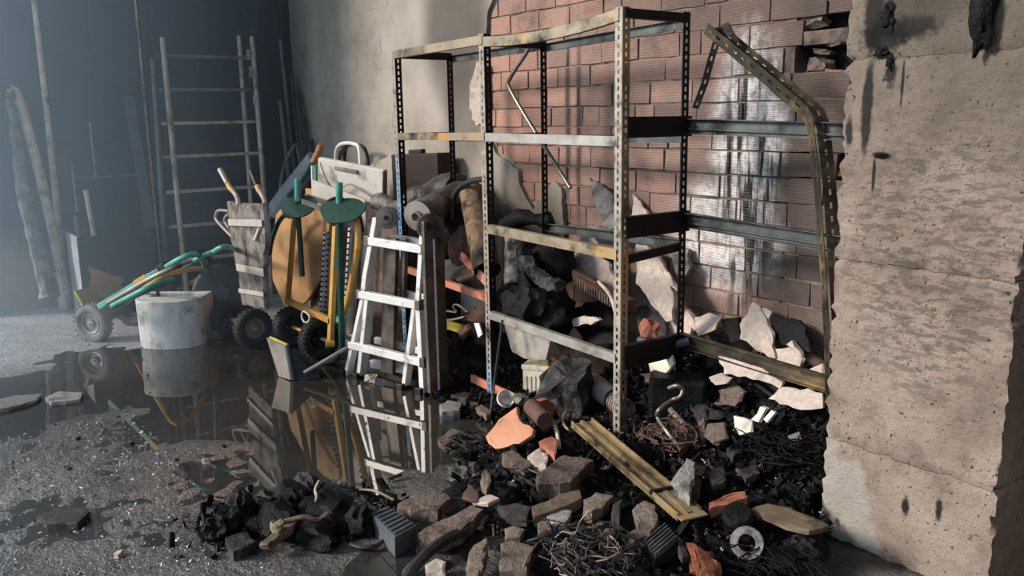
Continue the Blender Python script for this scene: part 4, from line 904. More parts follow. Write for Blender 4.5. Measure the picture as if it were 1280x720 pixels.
mb = MB().tube([(3.581, -0.5, 0.916), (3.587, -0.5, 1.036), (3.661, -0.5, 1.112), (3.799, -0.5, 1.16), (3.929, -0.5, 1.176)], .017, 10, smooth=5); tag(make('black_hose', mb, 'hose', smooth=True), 'black rubber hose arching over the scorched brown roll', 'hose')
def hollow(name, a, b, r, m_, inner, lb, cat, seed, rough=.008, par=None):
    a, b = V(a), V(b); n = 8
    mb = MB().tube([a+(b-a)*k/n for k in range(n+1)], r, 22, caps=False)
    for v in mb.v: v += nvec(v, 14, seed)*rough
    t = thing(name, lb, cat, b); make('shell', mb, m_, t, smooth=40)
    ax = (b-a).normalized(); make('bore', MB().lathe([(r*1.0, .002), (r*.86, .002), (r*.84, -.25), (0, -.25)], 22, b, ax), inner, t, smooth=30); return t
hollow('scorched_roll', (3.667, -0.42, 1.093), (4.111, -0.62, 0.695), .075, 'roll', 'hole_shade', 'scorched brown cardboard roll standing behind the middle post', 'roll', 2)
hollow('flaking_tube', (4.134, -0.45, 0.858), (4.258, -0.55, 0.619), .055, 'roll_grey', 'hole_shade', 'grey flaking tube upright under the third rail', 'tube', 4)
mb = blob((3.71, -0.52, 0.763), (.09, .07, .12), 7, .3); tag(make('dark_cloth', mb, 'rag', smooth=40), 'dark reddish cloth wedged left of the scorched brown roll', 'cloth')
for (pts, th, m_, lb, sd) in (
    ([(3.475, -0.62, 0.649), (3.738, -0.5, 0.726), (3.88, -0.5, 0.706), (3.749, -0.65, 0.584)], .015, 'burntboard', 'burnt board lying on the orange rail behind the ladder', 2),
    ([(3.671, -0.6, 0.624), (3.921, -0.55, 0.707), (3.984, -0.55, 0.67), (3.869, -0.66, 0.602)], .02, 'timber', 'charred wood splinter on the orange rail', 3)):
    tag(make('burnt_board', slab(pts, th, sd, .008, (0, .02, -.02)), m_), lb, 'board')
mb = slab([(2.699, -0.06, 0.298), (3.315, -0.06, 0.393), (3.325, -0.06, 0.131), (2.683, -0.06, 0.02)], .015, 3, .002, (0, .02, 0)); tag(make('white_backing_board', mb, 'greypanel'), 'pale board against the wall low down in the left bay', 'board')
tag(make('black_sack', blob((3.599, -0.517, 0.028), (.25, .20, .17), 9, .25), 'char', smooth=40), 'black melted sack heap on the floor right of the white ladder', 'sack')
tag(make('black_sack', blob((3.334, -0.183, 0.098), (.17, .14, .17), 11, .3), 'char', smooth=40), 'black melted lump behind the foot of the middle post', 'sack')
lf = slab([(3.933, -0.62, 0.44), (4.003, -0.6, 0.477), (4.068, -0.58, 0.448), (4.064, -0.6, 0.396), (3.978, -0.64, 0.386), (3.875, -0.66, 0.389)], .02, 4, .006, (0, .02, -.02)); lf = make('cloth_bag', lf, 'rag'); tag(lf, 'pale brown cloth scrap with a loop below the orange rail', 'cloth')
make('strap', MB().tube([(3.927, -0.66, 0.407), (3.803, -0.68, 0.369), (3.757, -0.7, 0.383), (3.794, -0.7, 0.423), (3.875, -0.68, 0.429), (3.81, -0.66, 0.448), (3.862, -0.66, 0.466), (3.93, -0.64, 0.433)], .006, 8, smooth=5), 'steel_white', lf, smooth=True)
tag(make('yellow_scraper', MB().bar((3.823, -0.72, 0.35), (3.961, -0.7, 0.345), (0, 0, 1), .05, (0, 1, 0), .02), 'yellowp', bevel=.004), 'small yellow plastic scraper lying on the black heap', 'tool')
tag(make('orange_peg', MB().tube([(4.014, -0.74, 0.339), (4.067, -0.72, 0.387)], .02, 10), 'orange', smooth=True), 'orange plastic stub beside the yellow scraper', 'stub')
tag(make('pale_strip', slab([(4.176, -0.76, 0.432), (4.223, -0.76, 0.441), (4.259, -0.76, 0.387), (4.22, -0.76, 0.361)], .006, 2, .002), 'whiteboard'), 'pale bent strip beside the foot of the middle post', 'strip')
op = [V(p) for p in [(4.044, -0.703, 0.08), (4.482, -0.704, 0.07)]]
tag(make('orange_bar', MB().bar(op[0], op[1], (0, 0, 1), .045, (.3, 1, 0), .02), 'orange', bevel=.003), 'orange steel bar lying across the foot of the middle post', 'bar')
tag(make('thin_rod', MB().tube([(4.472, -0.78, 0.507), (4.453, -0.84, 0.091), (4.656, -1.02, -0.135)], .0065, 8, smooth=4), 'cable', smooth=True), 'thin black rod leaning against the middle post', 'rod')

# ---------------------------------------------------------------- inside the right bay
tag(make('black_drum', blob((4.375, -0.5, 0.513), (.22, .17, .20), 21, .28, 4, 5), 'char', smooth=40), 'large black melted drum slumped under the third rail', 'drum')
tag(make('black_drum', blob((4.327, -0.34, 0.727), (.14, .12, .13), 23, .14), 'char', smooth=50), 'charred black lump behind the large melted drum', 'lump')
mb = MB().tube([(4.28, -0.5, 0.791), (4.389, -0.54, 0.736), (4.535, -0.56, 0.695), (4.688, -0.58, 0.688)], [.05, .03], 10, smooth=4)
for v in mb.v: v += nvec(v, 26, 3)*.03
tag(make('ash_clump', mb, 'ash'), 'flaky grey ash clump hanging under the third rail', 'clump')
mb = MB().tube([(3.952, -0.4, 0.908), (4.067, -0.36, 0.96), (4.19, -0.33, 0.95), (4.28, -0.3, 0.982)], [.05, .035], 12, smooth=4)
for v in mb.v: v += nvec(v, 12, 5)*.03
tag(make('charred_sheet', mb, 'char', smooth=40), 'charred sheet bundle on the third rail left of the rear post', 'bundle')
mb = slab([(4.345, -0.68, 0.447), (4.735, -0.68, 0.444), (4.671, -0.66, 0.32), (4.491, -0.66, 0.288), (4.386, -0.66, 0.3)], .02, 5, .003, (0, .03, 0)); tag(make('grey_sheet', mb, 'greypanel'), 'smooth grey sheet hanging under the lowest rail', 'sheet')
bt_ = thing('cream_canister', 'cream ribbed plastic battery case standing in the rubble', 'battery', (4.387, -0.515, 0.004))
c_ = V((4.387, -0.515, 0.004)); R_ = Matrix.Rotation(.55, 3, 'Z')
zt = (4.389, -0.515, 0.177)[2]; hh = zt-c_.z
make('body', MB().box(c_+V((0, .06, hh/2)), (.19, .13, hh), R_), 'cream', bt_, bevel=.008)
mb = MB()
for k in range(7): mb.box(c_+V((0, .06, hh*.45))+R_ @ V((-.075+k*.025, -.067, 0)), (.012, .006, hh*.7), R_)
make('ribs', mb, 'cream', bt_); make('lid', MB().box(c_+V((0, .06, hh+.012)), (.20, .14, .028), R_), 'cream', bt_, bevel=.005)
make('terminal', MB().box(c_+V((.03, .05, hh+.04)), (.06, .05, .035), R_), 'olive', bt_, bevel=.004)
tag(make('orange_clump', rock((4.417, -0.427, 0.131), (.10, .07, .10), 8, 3, 3, .25), 'orange'), 'melted orange plastic clump right of the cream battery case', 'clump')
tag(make('yellow_nozzle', MB().lathe([(0, 0), (.018, 0), (.014, .05), (.006, .07), (0, .07)], 12, (4.274, -0.189, 0.06), (.2, 0, 1)), 'yellowp', smooth=40), 'small yellow plastic nozzle behind the charred stump', 'nozzle')
tag(make('charred_stump', rock((4.852, -0.686, 0.083), (.24, .20, .22), 14, 4, 4, .16, Matrix.Rotation(.5, 3, 'Z') @ Matrix.Rotation(.3, 3, 'X')), 'ash'), 'large crackled grey charred stump behind the fallen beam', 'stump')
mb = MB().tube([(5.216, -0.889, 0.158), (5.257, -0.996, 0.203), (5.202, -0.986, 0.221), (5.159, -0.941, 0.242), (5.144, -0.883, 0.232)], .006, 8, smooth=5); tag(make('wire_ring', mb, 'wire', smooth=True), 'thin wire ring at the upper end of the fallen beam', 'wire')
dr = thing('corrugated_hose', 'grey ribbed flexible duct lying left of the rusty front post', 'duct', (4.794, -0.395, 0.152))
a, b = V((4.856, -0.505, 0.202)), V((5.073, -0.566, 0.198)); a2 = V((5.187, -0.603, 0.19))
make('sleeve', MB().tube([a, b], [.062, .05], 16), 'greypanel', dr, smooth=True)
mb = MB(); 
for k in range(7): p = b+(a2-b)*k/6; mb.tube([p-(a2-b)*.04, p+(a2-b)*.04], .05, 16)
make('ribs', mb, 'galv', dr); make('clamp_ring', MB().lathe([(.054, -.008), (.058, 0), (.054, .008)], 20, b, a2-b), 'soot_metal', dr)
tag(make('black_box', MB().box(V((5.317, -0.498, 0.173))+V((0, .10, .075)), (.26, .18, .2), Matrix.Rotation(.7, 3, 'Z')), 'char', bevel=.02), 'black plastic case half buried right of the rusty front post', 'case')
mb = MB().tube([(5.628, -0.738, 0.195), (5.581, -0.746, 0.234), (5.493, -0.712, 0.263), (5.509, -0.72, 0.305), (5.505, -0.64, 0.329), (5.545, -0.635, 0.353), (5.545, -0.622, 0.381), (5.531, -0.641, 0.399), (5.49, -0.645, 0.379)], .009, 10, smooth=5)
tag(make('bent_chrome_tube', mb, 'chrome', smooth=True), 'short bent shiny tube sticking out of the rubble right of the rusty post', 'tube')
mb = MB().tube([(5.432, -0.57, 0.251), (5.569, -0.618, 0.222)], .014, 8); tag(make('copper_pipe', mb, 'wire', smooth=True), 'straight short pipe below the bent shiny tube', 'pipe')
rib = [V(p) for p in [(4.586, -0.4, 0.675), (4.928, -0.4, 0.598)]]
rb = thing('ribbed_tray', 'brown ribbed clay channel wedged across the right bay', 'channel', rib[1])
make('channel', MB().bar(rib[0], rib[1], (0, 0, 1), .05, (0, 1, 0), .10), 'rag', rb)
mb = MB()
for k in range(18): p = rib[0]+(rib[1]-rib[0])*(k+.5)/18; mb.bar(p-V((0, .006, .02)), p+V((0, -.006, .02)), (1, 0, 0), .008, (0, 1, 0), .008)
make('ribs', mb, 'brickrub', rb)
tag(make('timber_lath', MB().bar((4.519, -0.36, 0.703), (4.708, -0.36, 0.667), (0, 0, 1), .04, (0, 1, 0), .03), 'rag'), 'dark brown lath above the ribbed clay channel', 'lath')
tag(make('white_rod', MB().tube([(4.826, -0.45, 0.716), (4.973, -0.5, 0.666), (5.109, -0.58, 0.557)], .009, 8, smooth=4), 'steel_white', smooth=True), 'pale bent rod just left of the rusty front post', 'rod')

# slabs of fallen plaster propped on the wall
slabs = [
 ([(4.261, -0.013, 1.171), (4.384, -0.033, 1.147), (4.502, -0.07, 1.103), (4.639, -0.15, 1.008), (4.706, -0.212, 0.936), (4.605, -0.203, 0.947), (4.466, -0.141, 1.02)], 'greyrub', 'curled grey plaster slab standing just left of the rusty front post'),
 ([(4.29, -0.084, 0.899), (4.388, -0.094, 0.878), (4.505, -0.139, 0.78), (4.654, -0.182, 0.688), (4.717, -0.229, 0.588), (4.545, -0.214, 0.62), (4.293, -0.187, 0.678), (4.3, -0.134, 0.791)], 'plasterrub', 'pale speckled plaster slab leaning behind the third rail'),
 ([(4.365, -0.126, 0.931), (4.519, -0.13, 0.928), (4.627, -0.149, 0.915), (4.749, -0.262, 0.834), (4.701, -0.284, 0.819), (4.536, -0.214, 0.869)], 'greyrub', 'grey plaster flake just above the pale speckled slab'),
 ([(4.743, -0.116, 0.861), (4.881, -0.123, 0.848), (4.966, -0.151, 0.788), (5.04, -0.183, 0.722), (5.11, -0.199, 0.687), (5.018, -0.166, 0.757), (5.12, -0.23, 0.622), (5.143, -0.263, 0.552), (5.108, -0.27, 0.539), (5.01, -0.247, 0.586), (4.838, -0.205, 0.675)], 'plasterrub', 'tall pale plaster slab leaning right of the rusty front post'),
 ([(4.606, -0.016, 1.106), (4.714, -0.051, 1.049), (4.782, -0.072, 1.014), (4.767, -0.124, 0.926), (4.706, -0.116, 0.94)], 'plasterrub', 'pale plaster wedge right of the rusty post under the black rail'),
 ([(4.916, -0.044, 0.852), (5.032, -0.042, 0.857), (5.082, -0.082, 0.775), (5.059, -0.112, 0.716), (4.995, -0.101, 0.738)], 'greyrub', 'grey stone chip standing left of the rear post'),
 ([(5.044, -0.171, 0.593), (5.152, -0.175, 0.588), (5.226, -0.2, 0.55), (5.236, -0.241, 0.489), (5.163, -0.254, 0.468), (5.082, -0.231, 0.504)], 'plasterrub', 'rounded pale slab piece left of the rear post'),
 ([(5.166, -0.188, 0.553), (5.258, -0.147, 0.587), (5.347, -0.151, 0.584), (5.355, -0.207, 0.537), (5.293, -0.25, 0.502)], 'plasterrub', 'brown edged plaster flake on top of the lowest black rail'),
 ([(5.452, -0.068, 0.663), (5.5, -0.073, 0.656), (5.566, -0.11, 0.607), (5.643, -0.161, 0.539), (5.694, -0.208, 0.476), (5.586, -0.2, 0.487), (5.481, -0.18, 0.513), (5.44, -0.138, 0.569), (5.455, -0.103, 0.616)], 'plasterrub', 'tall grey and pink plaster slab leaning below the grey beam'),
 ([(5.499, -0.071, 0.645), (5.568, -0.075, 0.639), (5.563, -0.095, 0.612), (5.54, -0.093, 0.614)], 'plasterrub', 'small pale chip at the foot of the brick wall'),
 ([(5.66, -0.17, 0.504), (5.719, -0.157, 0.522), (5.803, -0.177, 0.494), (5.812, -0.208, 0.453), (5.695, -0.202, 0.46)], 'plasterrub', 'pale plaster piece right of the tall leaning slab'),
 ([(5.715, -0.164, 0.536), (5.732, -0.148, 0.552), (5.814, -0.193, 0.507), (5.778, -0.188, 0.512)], 'plasterrub', 'pointed pale chip above the gold beam'),
 ([(5.85, -0.186, 0.458), (5.891, -0.159, 0.49), (5.924, -0.193, 0.449), (5.897, -0.207, 0.432)], 'plasterrub', 'pale chip between gold beam and pillar'),
 ([(5.476, -0.318, 0.458), (5.587, -0.308, 0.47), (5.724, -0.321, 0.454), (5.832, -0.342, 0.429), (5.836, -0.361, 0.406), (5.692, -0.357, 0.411), (5.55, -0.366, 0.4)], 'plasterrub', 'broad pale slab lying just under the gold beam'),
 ([(5.829, -0.351, 0.409), (5.946, -0.332, 0.428), (6.013, -0.334, 0.426), (6.044, -0.376, 0.384), (5.962, -0.4, 0.36), (5.806, -0.396, 0.364)], 'plasterrub', 'sandy slab lying beside the pillar'),
 ([(5.134, -0.386, 0.461), (5.24, -0.375, 0.496), (5.294, -0.408, 0.396), (5.261, -0.424, 0.349), (5.163, -0.428, 0.335)], 'cream', 'cream curved fragment under the lowest black rail'),
 ([(5.092, -0.42, 0.3), (5.184, -0.354, 0.333), (5.313, -0.321, 0.35), (5.339, -0.411, 0.305), (5.328, -0.425, 0.297), (5.209, -0.457, 0.281)], 'brickrub', 'flat brown slab right of the rusty front post'),
 ([(5.541, -0.388, 0.329), (5.574, -0.339, 0.356), (5.655, -0.359, 0.345), (5.67, -0.437, 0.302), (5.598, -0.453, 0.293)], 'brickrub', 'square pinkish brick piece below the gold beam'),
 ([(5.48, -0.382, 0.371), (5.517, -0.342, 0.395), (5.582, -0.35, 0.39), (5.582, -0.387, 0.368), (5.543, -0.408, 0.355)], 'plasterrub', 'pale chip above the square pinkish brick piece'),
 ([(5.7, -0.641, 0.279), (5.767, -0.619, 0.301), (5.814, -0.663, 0.257), (5.769, -0.69, 0.23), (5.717, -0.678, 0.242)], 'brickrub', 'grey pink rubble lump near the middle of the right heap'),
 ([(5.744, -0.532, 0.301), (5.832, -0.528, 0.305), (5.854, -0.563, 0.273), (5.817, -0.584, 0.253), (5.777, -0.565, 0.27)], 'whiteboard', 'white torn flake in the black heap left of the pillar'),
 ([(5.817, -0.518, 0.305), (5.82, -0.464, 0.348), (5.847, -0.464, 0.349), (5.858, -0.52, 0.304)], 'whiteboard', 'narrow white flake pointing up left of the pillar'),
 ([(5.878, -0.518, 0.323), (5.893, -0.49, 0.36), (5.915, -0.494, 0.355), (5.898, -0.523, 0.316)], 'whiteboard', 'second narrow white flake nearest the pillar'),
 ([(5.395, -0.407, 0.243), (5.504, -0.372, 0.25), (5.617, -0.437, 0.237), (5.571, -0.485, 0.227), (5.498, -0.499, 0.224)], 'darkrub', 'dark slate-like slab in the middle of the right heap'),
 ([(5.265, -0.162, 0.481), (5.325, -0.154, 0.5), (5.396, -0.223, 0.335), (5.339, -0.228, 0.322)], 'darkrub', 'dark stained slab behind the foot of the rear post'),
 ([(5.335, -0.146, 0.57), (5.424, -0.132, 0.599), (5.482, -0.176, 0.509), (5.428, -0.186, 0.488)], 'char', 'black charred flake between rear post and tall slab'),
 ([(5.56, -0.079, 0.62), (5.666, -0.075, 0.627), (5.747, -0.085, 0.608), (5.815, -0.13, 0.517), (5.722, -0.132, 0.511), (5.631, -0.123, 0.53)], 'char', 'black charred sheet at the wall left of the pillar'),
 ([(4.45, -0.273, 0.498), (4.614, -0.218, 0.57), (4.764, -0.282, 0.485), (4.844, -0.356, 0.388), (4.677, -0.385, 0.349), (4.518, -0.343, 0.406)], 'char', 'black charred panel left of the rusty front post'),
 ([(4.878, -0.242, 0.562), (4.962, -0.216, 0.602), (5.084, -0.256, 0.541), (5.137, -0.298, 0.478), (4.995, -0.327, 0.434)], 'darkrub', 'dark tile piece right of the rusty front post'),
 ([(4.595, -0.429, 0.477), (4.668, -0.416, 0.509), (4.801, -0.415, 0.512), (4.744, -0.428, 0.479), (4.621, -0.44, 0.449)], 'plasterrub', 'small pale tan flake above the lowest rail'),
]
for k, (pts, m_, lb) in enumerate(slabs):
    tag(make('plaster_slab' if m_ in ('plasterrub', 'greyrub') else 'rubble_slab', slab(pts, .022, 31+k, .009, (0, .024, -.004), .03, .006), m_), lb, 'rubble', 'slabs fallen against the wall')
for a, b, r_, m_, lb in (((5.499, -0.196, 0.415), (5.852, -0.327, 0.369), .016, 'soot_metal', 'upper of two sooty pipes lying below the gold beam'), ((5.649, -0.272, 0.362), (5.877, -0.341, 0.324), .012, 'soot_metal', 'lower of two sooty pipes lying below the gold beam'), ((5.862, -0.427, 0.331), (5.963, -0.259, 0.418), .012, 'darkpanel', 'black rod pointing up at the pillar edge')):
    tag(make('sooty_pipe', MB().tube([a, b], r_, 10), m_, smooth=True), lb, 'pipe')
tag(make('cable_bundle', MB().tube([(5.012, -0.344, 0.441), (5.199, -0.373, 0.457), (5.312, -0.325, 0.495)], .02, 8, smooth=3), 'steel_sooty', smooth=True), 'grey cable run along the lowest black rail', 'cable')
tag(make('red_cloth', blob((5.229, -0.5, 0.56), (.05, .04, .05), 3, .4, 2), 'redrub'), 'small red rag beside the dark tile piece', 'cloth')

# ---------------------------------------------------------------- rubble in front
def flat(name, pts, th, m_, lb, seed, jag=.008, cat='rubble', group=None, bulge=.006, step=.03):
    return tag(make(name, slab(pts, th, seed, jag, (0, 0, -th), step, bulge), m_), lb, cat, group)
RUB = 'loose broken bricks and rubble in front of the shelving'
fl = [
 ([(5.202, -1.796, 0.085), (5.168, -1.704, 0.085), (5.24, -1.611, 0.085), (5.289, -1.616, 0.085), (5.345, -1.71, 0.085), (5.275, -1.779, 0.085)], .055, 'brickrub', 'flat pink speckled brick behind the louvred box'),
 ([(5.446, -1.85, 0.075), (5.409, -1.77, 0.075), (5.397, -1.652, 0.075), (5.365, -1.575, 0.075), (5.422, -1.555, 0.075), (5.475, -1.634, 0.075), (5.504, -1.707, 0.075), (5.512, -1.812, 0.075)], .055, 'brickrub', 'curved beige brick piece right of the flat pink brick'),
 ([(5.486, -1.35, 0.182), (5.411, -1.155, 0.182), (5.521, -1.094, 0.182), (5.618, -1.299, 0.182), (5.569, -1.407, 0.182)], .06, 'brickrub', 'large dark speckled brick lying in the centre of the rubble'),
 ([(5.156, -1.28, 0.138), (5.147, -1.22, 0.138), (5.322, -1.244, 0.138), (5.344, -1.305, 0.138)], .045, 'brickrub', 'narrow brick end with a row of holes below the terracotta shard'),
 ([(5.257, -1.223, 0.146), (5.243, -1.145, 0.157), (5.34, -1.18, 0.155), (5.387, -1.229, 0.149), (5.321, -1.247, 0.145)], .04, 'plasterrub', 'small ridged pale tile piece beside the large dark brick'),
 ([(5.202, -1.121, 0.166), (5.209, -1.053, 0.177), (5.274, -1.076, 0.178), (5.362, -1.164, 0.165), (5.3, -1.152, 0.17)], .03, 'redrub', 'reddish tile scrap above the small ridged tile piece'),
 ([(5.887, -1.24, 0.153), (5.882, -1.173, 0.168), (5.931, -1.171, 0.168), (6.002, -1.235, 0.155), (6.026, -1.294, 0.148), (5.969, -1.289, 0.147)], .05, 'brickrub', 'ridged pink brick tucked under the lower end of the fallen beam'),
 ([(5.822, -1.271, 0.162), (5.826, -1.228, 0.169), (5.921, -1.333, 0.153), (5.861, -1.315, 0.154)], .05, 'darkrub', 'upright dark brick stub left of the ridged pink brick'),
 ([(5.713, -1.315, 0.152), (5.715, -1.255, 0.164), (5.782, -1.23, 0.165), (5.807, -1.306, 0.157), (5.802, -1.351, 0.148), (5.765, -1.36, 0.148)], .05, 'brickrub', 'brick corner with a soot-black hollow left of the fallen beam'),
 ([(5.598, -1.463, 0.121), (5.612, -1.34, 0.141), (5.638, -1.269, 0.149), (5.687, -1.3, 0.144), (5.684, -1.399, 0.132), (5.658, -1.495, 0.12)], .04, 'timber', 'long brown split timber end lying across the rubble'),
 ([(5.655, -1.449, 0.114), (5.665, -1.394, 0.123), (5.712, -1.37, 0.125), (5.753, -1.434, 0.114), (5.727, -1.47, 0.109)], .04, 'greyrub', 'grey stone below the long brown timber end'),
 ([(5.624, -1.604, 0.091), (5.64, -1.574, 0.1), (5.68, -1.558, 0.099), (5.709, -1.598, 0.094), (5.682, -1.639, 0.09)], .05, 'brickrub', 'small square brick piece above the largest front brick'),
 ([(5.707, -1.68, 0.093), (5.719, -1.638, 0.099), (5.808, -1.611, 0.102), (5.89, -1.707, 0.085), (5.834, -1.774, 0.077)], .06, 'brickrub', 'largest front brick face at the bottom edge of the heap'),
 ([(5.718, -1.82, 0.081), (5.658, -1.755, 0.091), (5.66, -1.701, 0.101), (5.736, -1.759, 0.091), (5.822, -1.849, 0.081), (5.784, -1.87, 0.077)], .05, 'brickrub', 'tall narrow brick shard at the bottom left of the heap'),
 ([(5.609, -1.918, 0.055), (5.597, -1.867, 0.058), (5.643, -1.857, 0.057), (5.733, -1.914, 0.052), (5.693, -1.961, 0.051)], .05, 'plasterrub', 'pinkish stone inside the arc of the black hose'),
 ([(5.837, -1.382, 0.123), (5.848, -1.347, 0.129), (5.924, -1.347, 0.13), (5.942, -1.382, 0.124), (5.876, -1.409, 0.118)], .04, 'brickrub', 'crumbly pink brick bit right of the wire tangle'),
 ([(5.952, -1.325, 0.122), (5.962, -1.275, 0.131), (6.032, -1.269, 0.131), (6.0, -1.342, 0.118)], .04, 'brickrub', 'crumbly brick bit under the ridged pink brick'),
 ([(5.695, -1.513, 0.107), (5.683, -1.468, 0.113), (5.752, -1.495, 0.106), (5.737, -1.535, 0.103)], .03, 'brickrub', 'small pointed brick bit below the grey stone'),
 ([(4.245, -1.031, 0.05), (4.208, -0.954, 0.05), (4.283, -0.922, 0.05), (4.383, -0.996, 0.05), (4.348, -1.079, 0.05)], .05, 'greyrub', 'squarish grey brown stone right of the ladder foot'),
 ([(4.151, -0.898, 0.05), (4.148, -0.814, 0.05), (4.198, -0.795, 0.05), (4.255, -0.874, 0.05)], .02, 'darkrub', 'flat tile scrap behind the squarish stone'),
 ([(4.398, -0.908, 0.048), (4.378, -0.854, 0.048), (4.49, -0.872, 0.048), (4.533, -0.931, 0.048)], .03, 'brickrub', 'broken tile end left of the terracotta shard'),
 ([(4.716, -1.326, 0.081), (4.653, -1.208, 0.081), (4.736, -1.187, 0.081), (4.786, -1.253, 0.081), (4.803, -1.341, 0.081)], .04, 'brickrub', 'pink brown brick lump at the water edge left of the terracotta shard'),
 ([(4.196, -0.887, 0.028), (4.211, -0.825, 0.028), (4.303, -0.815, 0.028), (4.319, -0.876, 0.028)], .025, 'brickrub', 'thin pinkish tile lying by the squarish stone'),
 ([(5.888, -1.05, 0.209), (5.794, -0.864, 0.219), (5.847, -0.874, 0.223), (6.019, -1.094, 0.208)], .06, 'greyrub', 'pale grey ridged block right of the fallen beam'),
 ([(5.884, -0.961, 0.189), (5.85, -0.889, 0.19), (5.918, -0.917, 0.189), (5.995, -1.045, 0.179)], .05, 'darkrub', 'rough grey stone touching the pale ridged block'),
 ([(6.036, -1.013, 0.173), (6.045, -0.944, 0.181), (6.066, -0.857, 0.182), (6.106, -0.897, 0.18), (6.093, -0.98, 0.176), (6.069, -1.043, 0.174)], .04, 'redrub', 'bright red brick piece in the black debris'),
 ([(6.17, -0.965, 0.183), (6.183, -0.878, 0.183), (6.242, -0.843, 0.183), (6.4, -0.848, 0.183), (6.388, -0.935, 0.183), (6.278, -0.96, 0.183)], .018, 'timber', 'brown burnt plank end resting against the pillar'),
 ([(6.106, -1.261, 0.154), (6.12, -1.249, 0.153), (6.201, -1.296, 0.135), (6.202, -1.326, 0.135)], .02, 'darkrub', 'dark slate sliver beside the orange rusty clump'),
 ([(5.327, -1.586, 0.093), (5.251, -1.51, 0.104), (5.358, -1.53, 0.102), (5.392, -1.563, 0.098)], .012, 'rag', 'folded brown scrap at the water edge'),
 ([(5.366, -1.568, 0.09), (5.373, -1.492, 0.097), (5.428, -1.486, 0.102), (5.434, -1.541, 0.095)], .015, 'plasterrub', 'pale flat splinter above the curved beige brick'),
 ([(5.246, -1.442, 0.124), (5.219, -1.404, 0.125), (5.321, -1.448, 0.125), (5.377, -1.509, 0.116), (5.321, -1.493, 0.118)], .03, 'brickrub', 'upright pink splinter near the water edge'),
 ([(5.494, -1.539, 0.11), (5.53, -1.482, 0.12), (5.598, -1.463, 0.121), (5.651, -1.525, 0.117), (5.583, -1.567, 0.11)], .03, 'darkrub', 'dark brown tile lying left of the timber end'),
 ([(5.147, -0.358, 0.293), (5.243, -0.351, 0.3), (5.283, -0.413, 0.268), (5.202, -0.423, 0.257)], .02, 'brickrub', 'flat brown tile piece behind the black plastic case'),
 ([(5.476, -0.465, 0.24), (5.503, -0.434, 0.255), (5.574, -0.484, 0.228), (5.554, -0.521, 0.216)], .03, 'darkrub', 'dark stone right of the bent shiny tube'),
 ([(5.599, -0.711, 0.186), (5.581, -0.591, 0.197), (5.621, -0.615, 0.194), (5.655, -0.748, 0.182)], .03, 'rag', 'brown crumbly rod in the right heap'),
 ([(5.541, -0.517, 0.219), (5.551, -0.488, 0.23), (5.653, -0.584, 0.2), (5.657, -0.626, 0.194)], .03, 'brickrub', 'upright brown stub beside the grey pink lump'),
 ([(5.777, -0.61, 0.193), (5.786, -0.553, 0.209), (5.842, -0.582, 0.2), (5.839, -0.646, 0.188)], .03, 'darkrub', 'dark stone in the black heap left of the pillar'),
 ([(5.932, -0.427, 0.247), (5.955, -0.403, 0.265), (5.991, -0.422, 0.254), (5.972, -0.456, 0.236)], .03, 'greyrub', 'small pale stone in the black heap close to the pillar'),
 ([(5.925, -0.709, 0.174), (5.936, -0.628, 0.182), (5.996, -0.68, 0.177), (5.983, -0.747, 0.172)], .03, 'ash', 'ashy lump in the middle of the black heap'),
 ([(5.862, -0.841, 0.181), (5.869, -0.748, 0.185), (5.961, -0.83, 0.18), (5.961, -0.9, 0.181)], .03, 'ash', 'ashy grey lump right of the pale ridged block'),
 ([(5.823, -1.513, 0.088), (5.806, -1.478, 0.09), (5.846, -1.483, 0.09), (5.855, -1.512, 0.084)], .02, 'plasterrub', 'tiny pale chip above the wire tangle'),
]
for k, (pts, th, m_, lb) in enumerate(fl):
    flat('brick_fragment' if m_ in ('brickrub', 'redrub') else 'plank' if m_ == 'timber' else 'rubble_piece', pts, th, m_, lb, 70+k, .006 if m_ != 'brickrub' else .008, group=RUB)
tag(make('terracotta_shard', slab([(4.96, -1.054, 0.238), (5.029, -1.093, 0.206), (5.137, -1.101, 0.199), (5.159, -1.122, 0.182), (5.128, -1.167, 0.144), (5.071, -1.194, 0.122), (5.014, -1.217, 0.102), (4.966, -1.214, 0.105), (4.917, -1.197, 0.119), (4.916, -1.148, 0.16), (4.928, -1.099, 0.201)], .018, 4, .006, (0, .016, -.012), .03, .008), 'terracotta'), 'large smooth terracotta shard propped up in the rubble', 'shard')
tl_ = thing('clay_pipe_piece', 'brown clay pipe piece leaning on the terracotta shard', 'pipe', (4.742, -0.789, 0.055))
a, b = V((5.023, -1.022, 0.252)), V((5.165, -1.057, 0.234)); make('pipe', MB().tube([a, b], .038, 16), 'rag', tl_, smooth=40)
a, b = V((5.018, -0.963, 0.245)), V((4.994, -0.899, 0.202)); mb = MB()
for k in range(6): p = a+(b-a)*k/5; mb.box(p, (.03, .05, .05))
make('ribbed_end', mb, 'redrub', tl_)
tag(make('bone_stick', MB().tube([(4.987, -0.907, 0.202), (5.126, -0.986, 0.206), (5.188, -1.01, 0.179), (5.271, -1.065, 0.146)], .009, 8, smooth=4), 'steel_white', smooth=True), 'thin bent pale stick right of the brown clay pipe', 'stick')
tag(make('glass_shard', blob((4.568, -0.746, 0.102), (.05, .04, .03), 5, .5, 2), 'chrome', smooth=40), 'crumpled shiny foil in front of the cream battery case', 'foil')
tag(make('foil_cup', MB().lathe([(0, 0), (.035, 0), (.05, .04), (.045, .05), (.03, .01)], 14, (4.434, -0.741, 0.056), (.5, -.3, .5)), 'whiteboard', smooth=40), 'white plastic cup on its side above the terracotta shard', 'cup')
tag(make('crumpled_foil', blob((5.005, -1.364, 0.02), (.10, .06, .035), 9, .6, 3, 5), 'crumple', smooth=25), 'crumpled pale film lying at the edge of the water', 'foil')
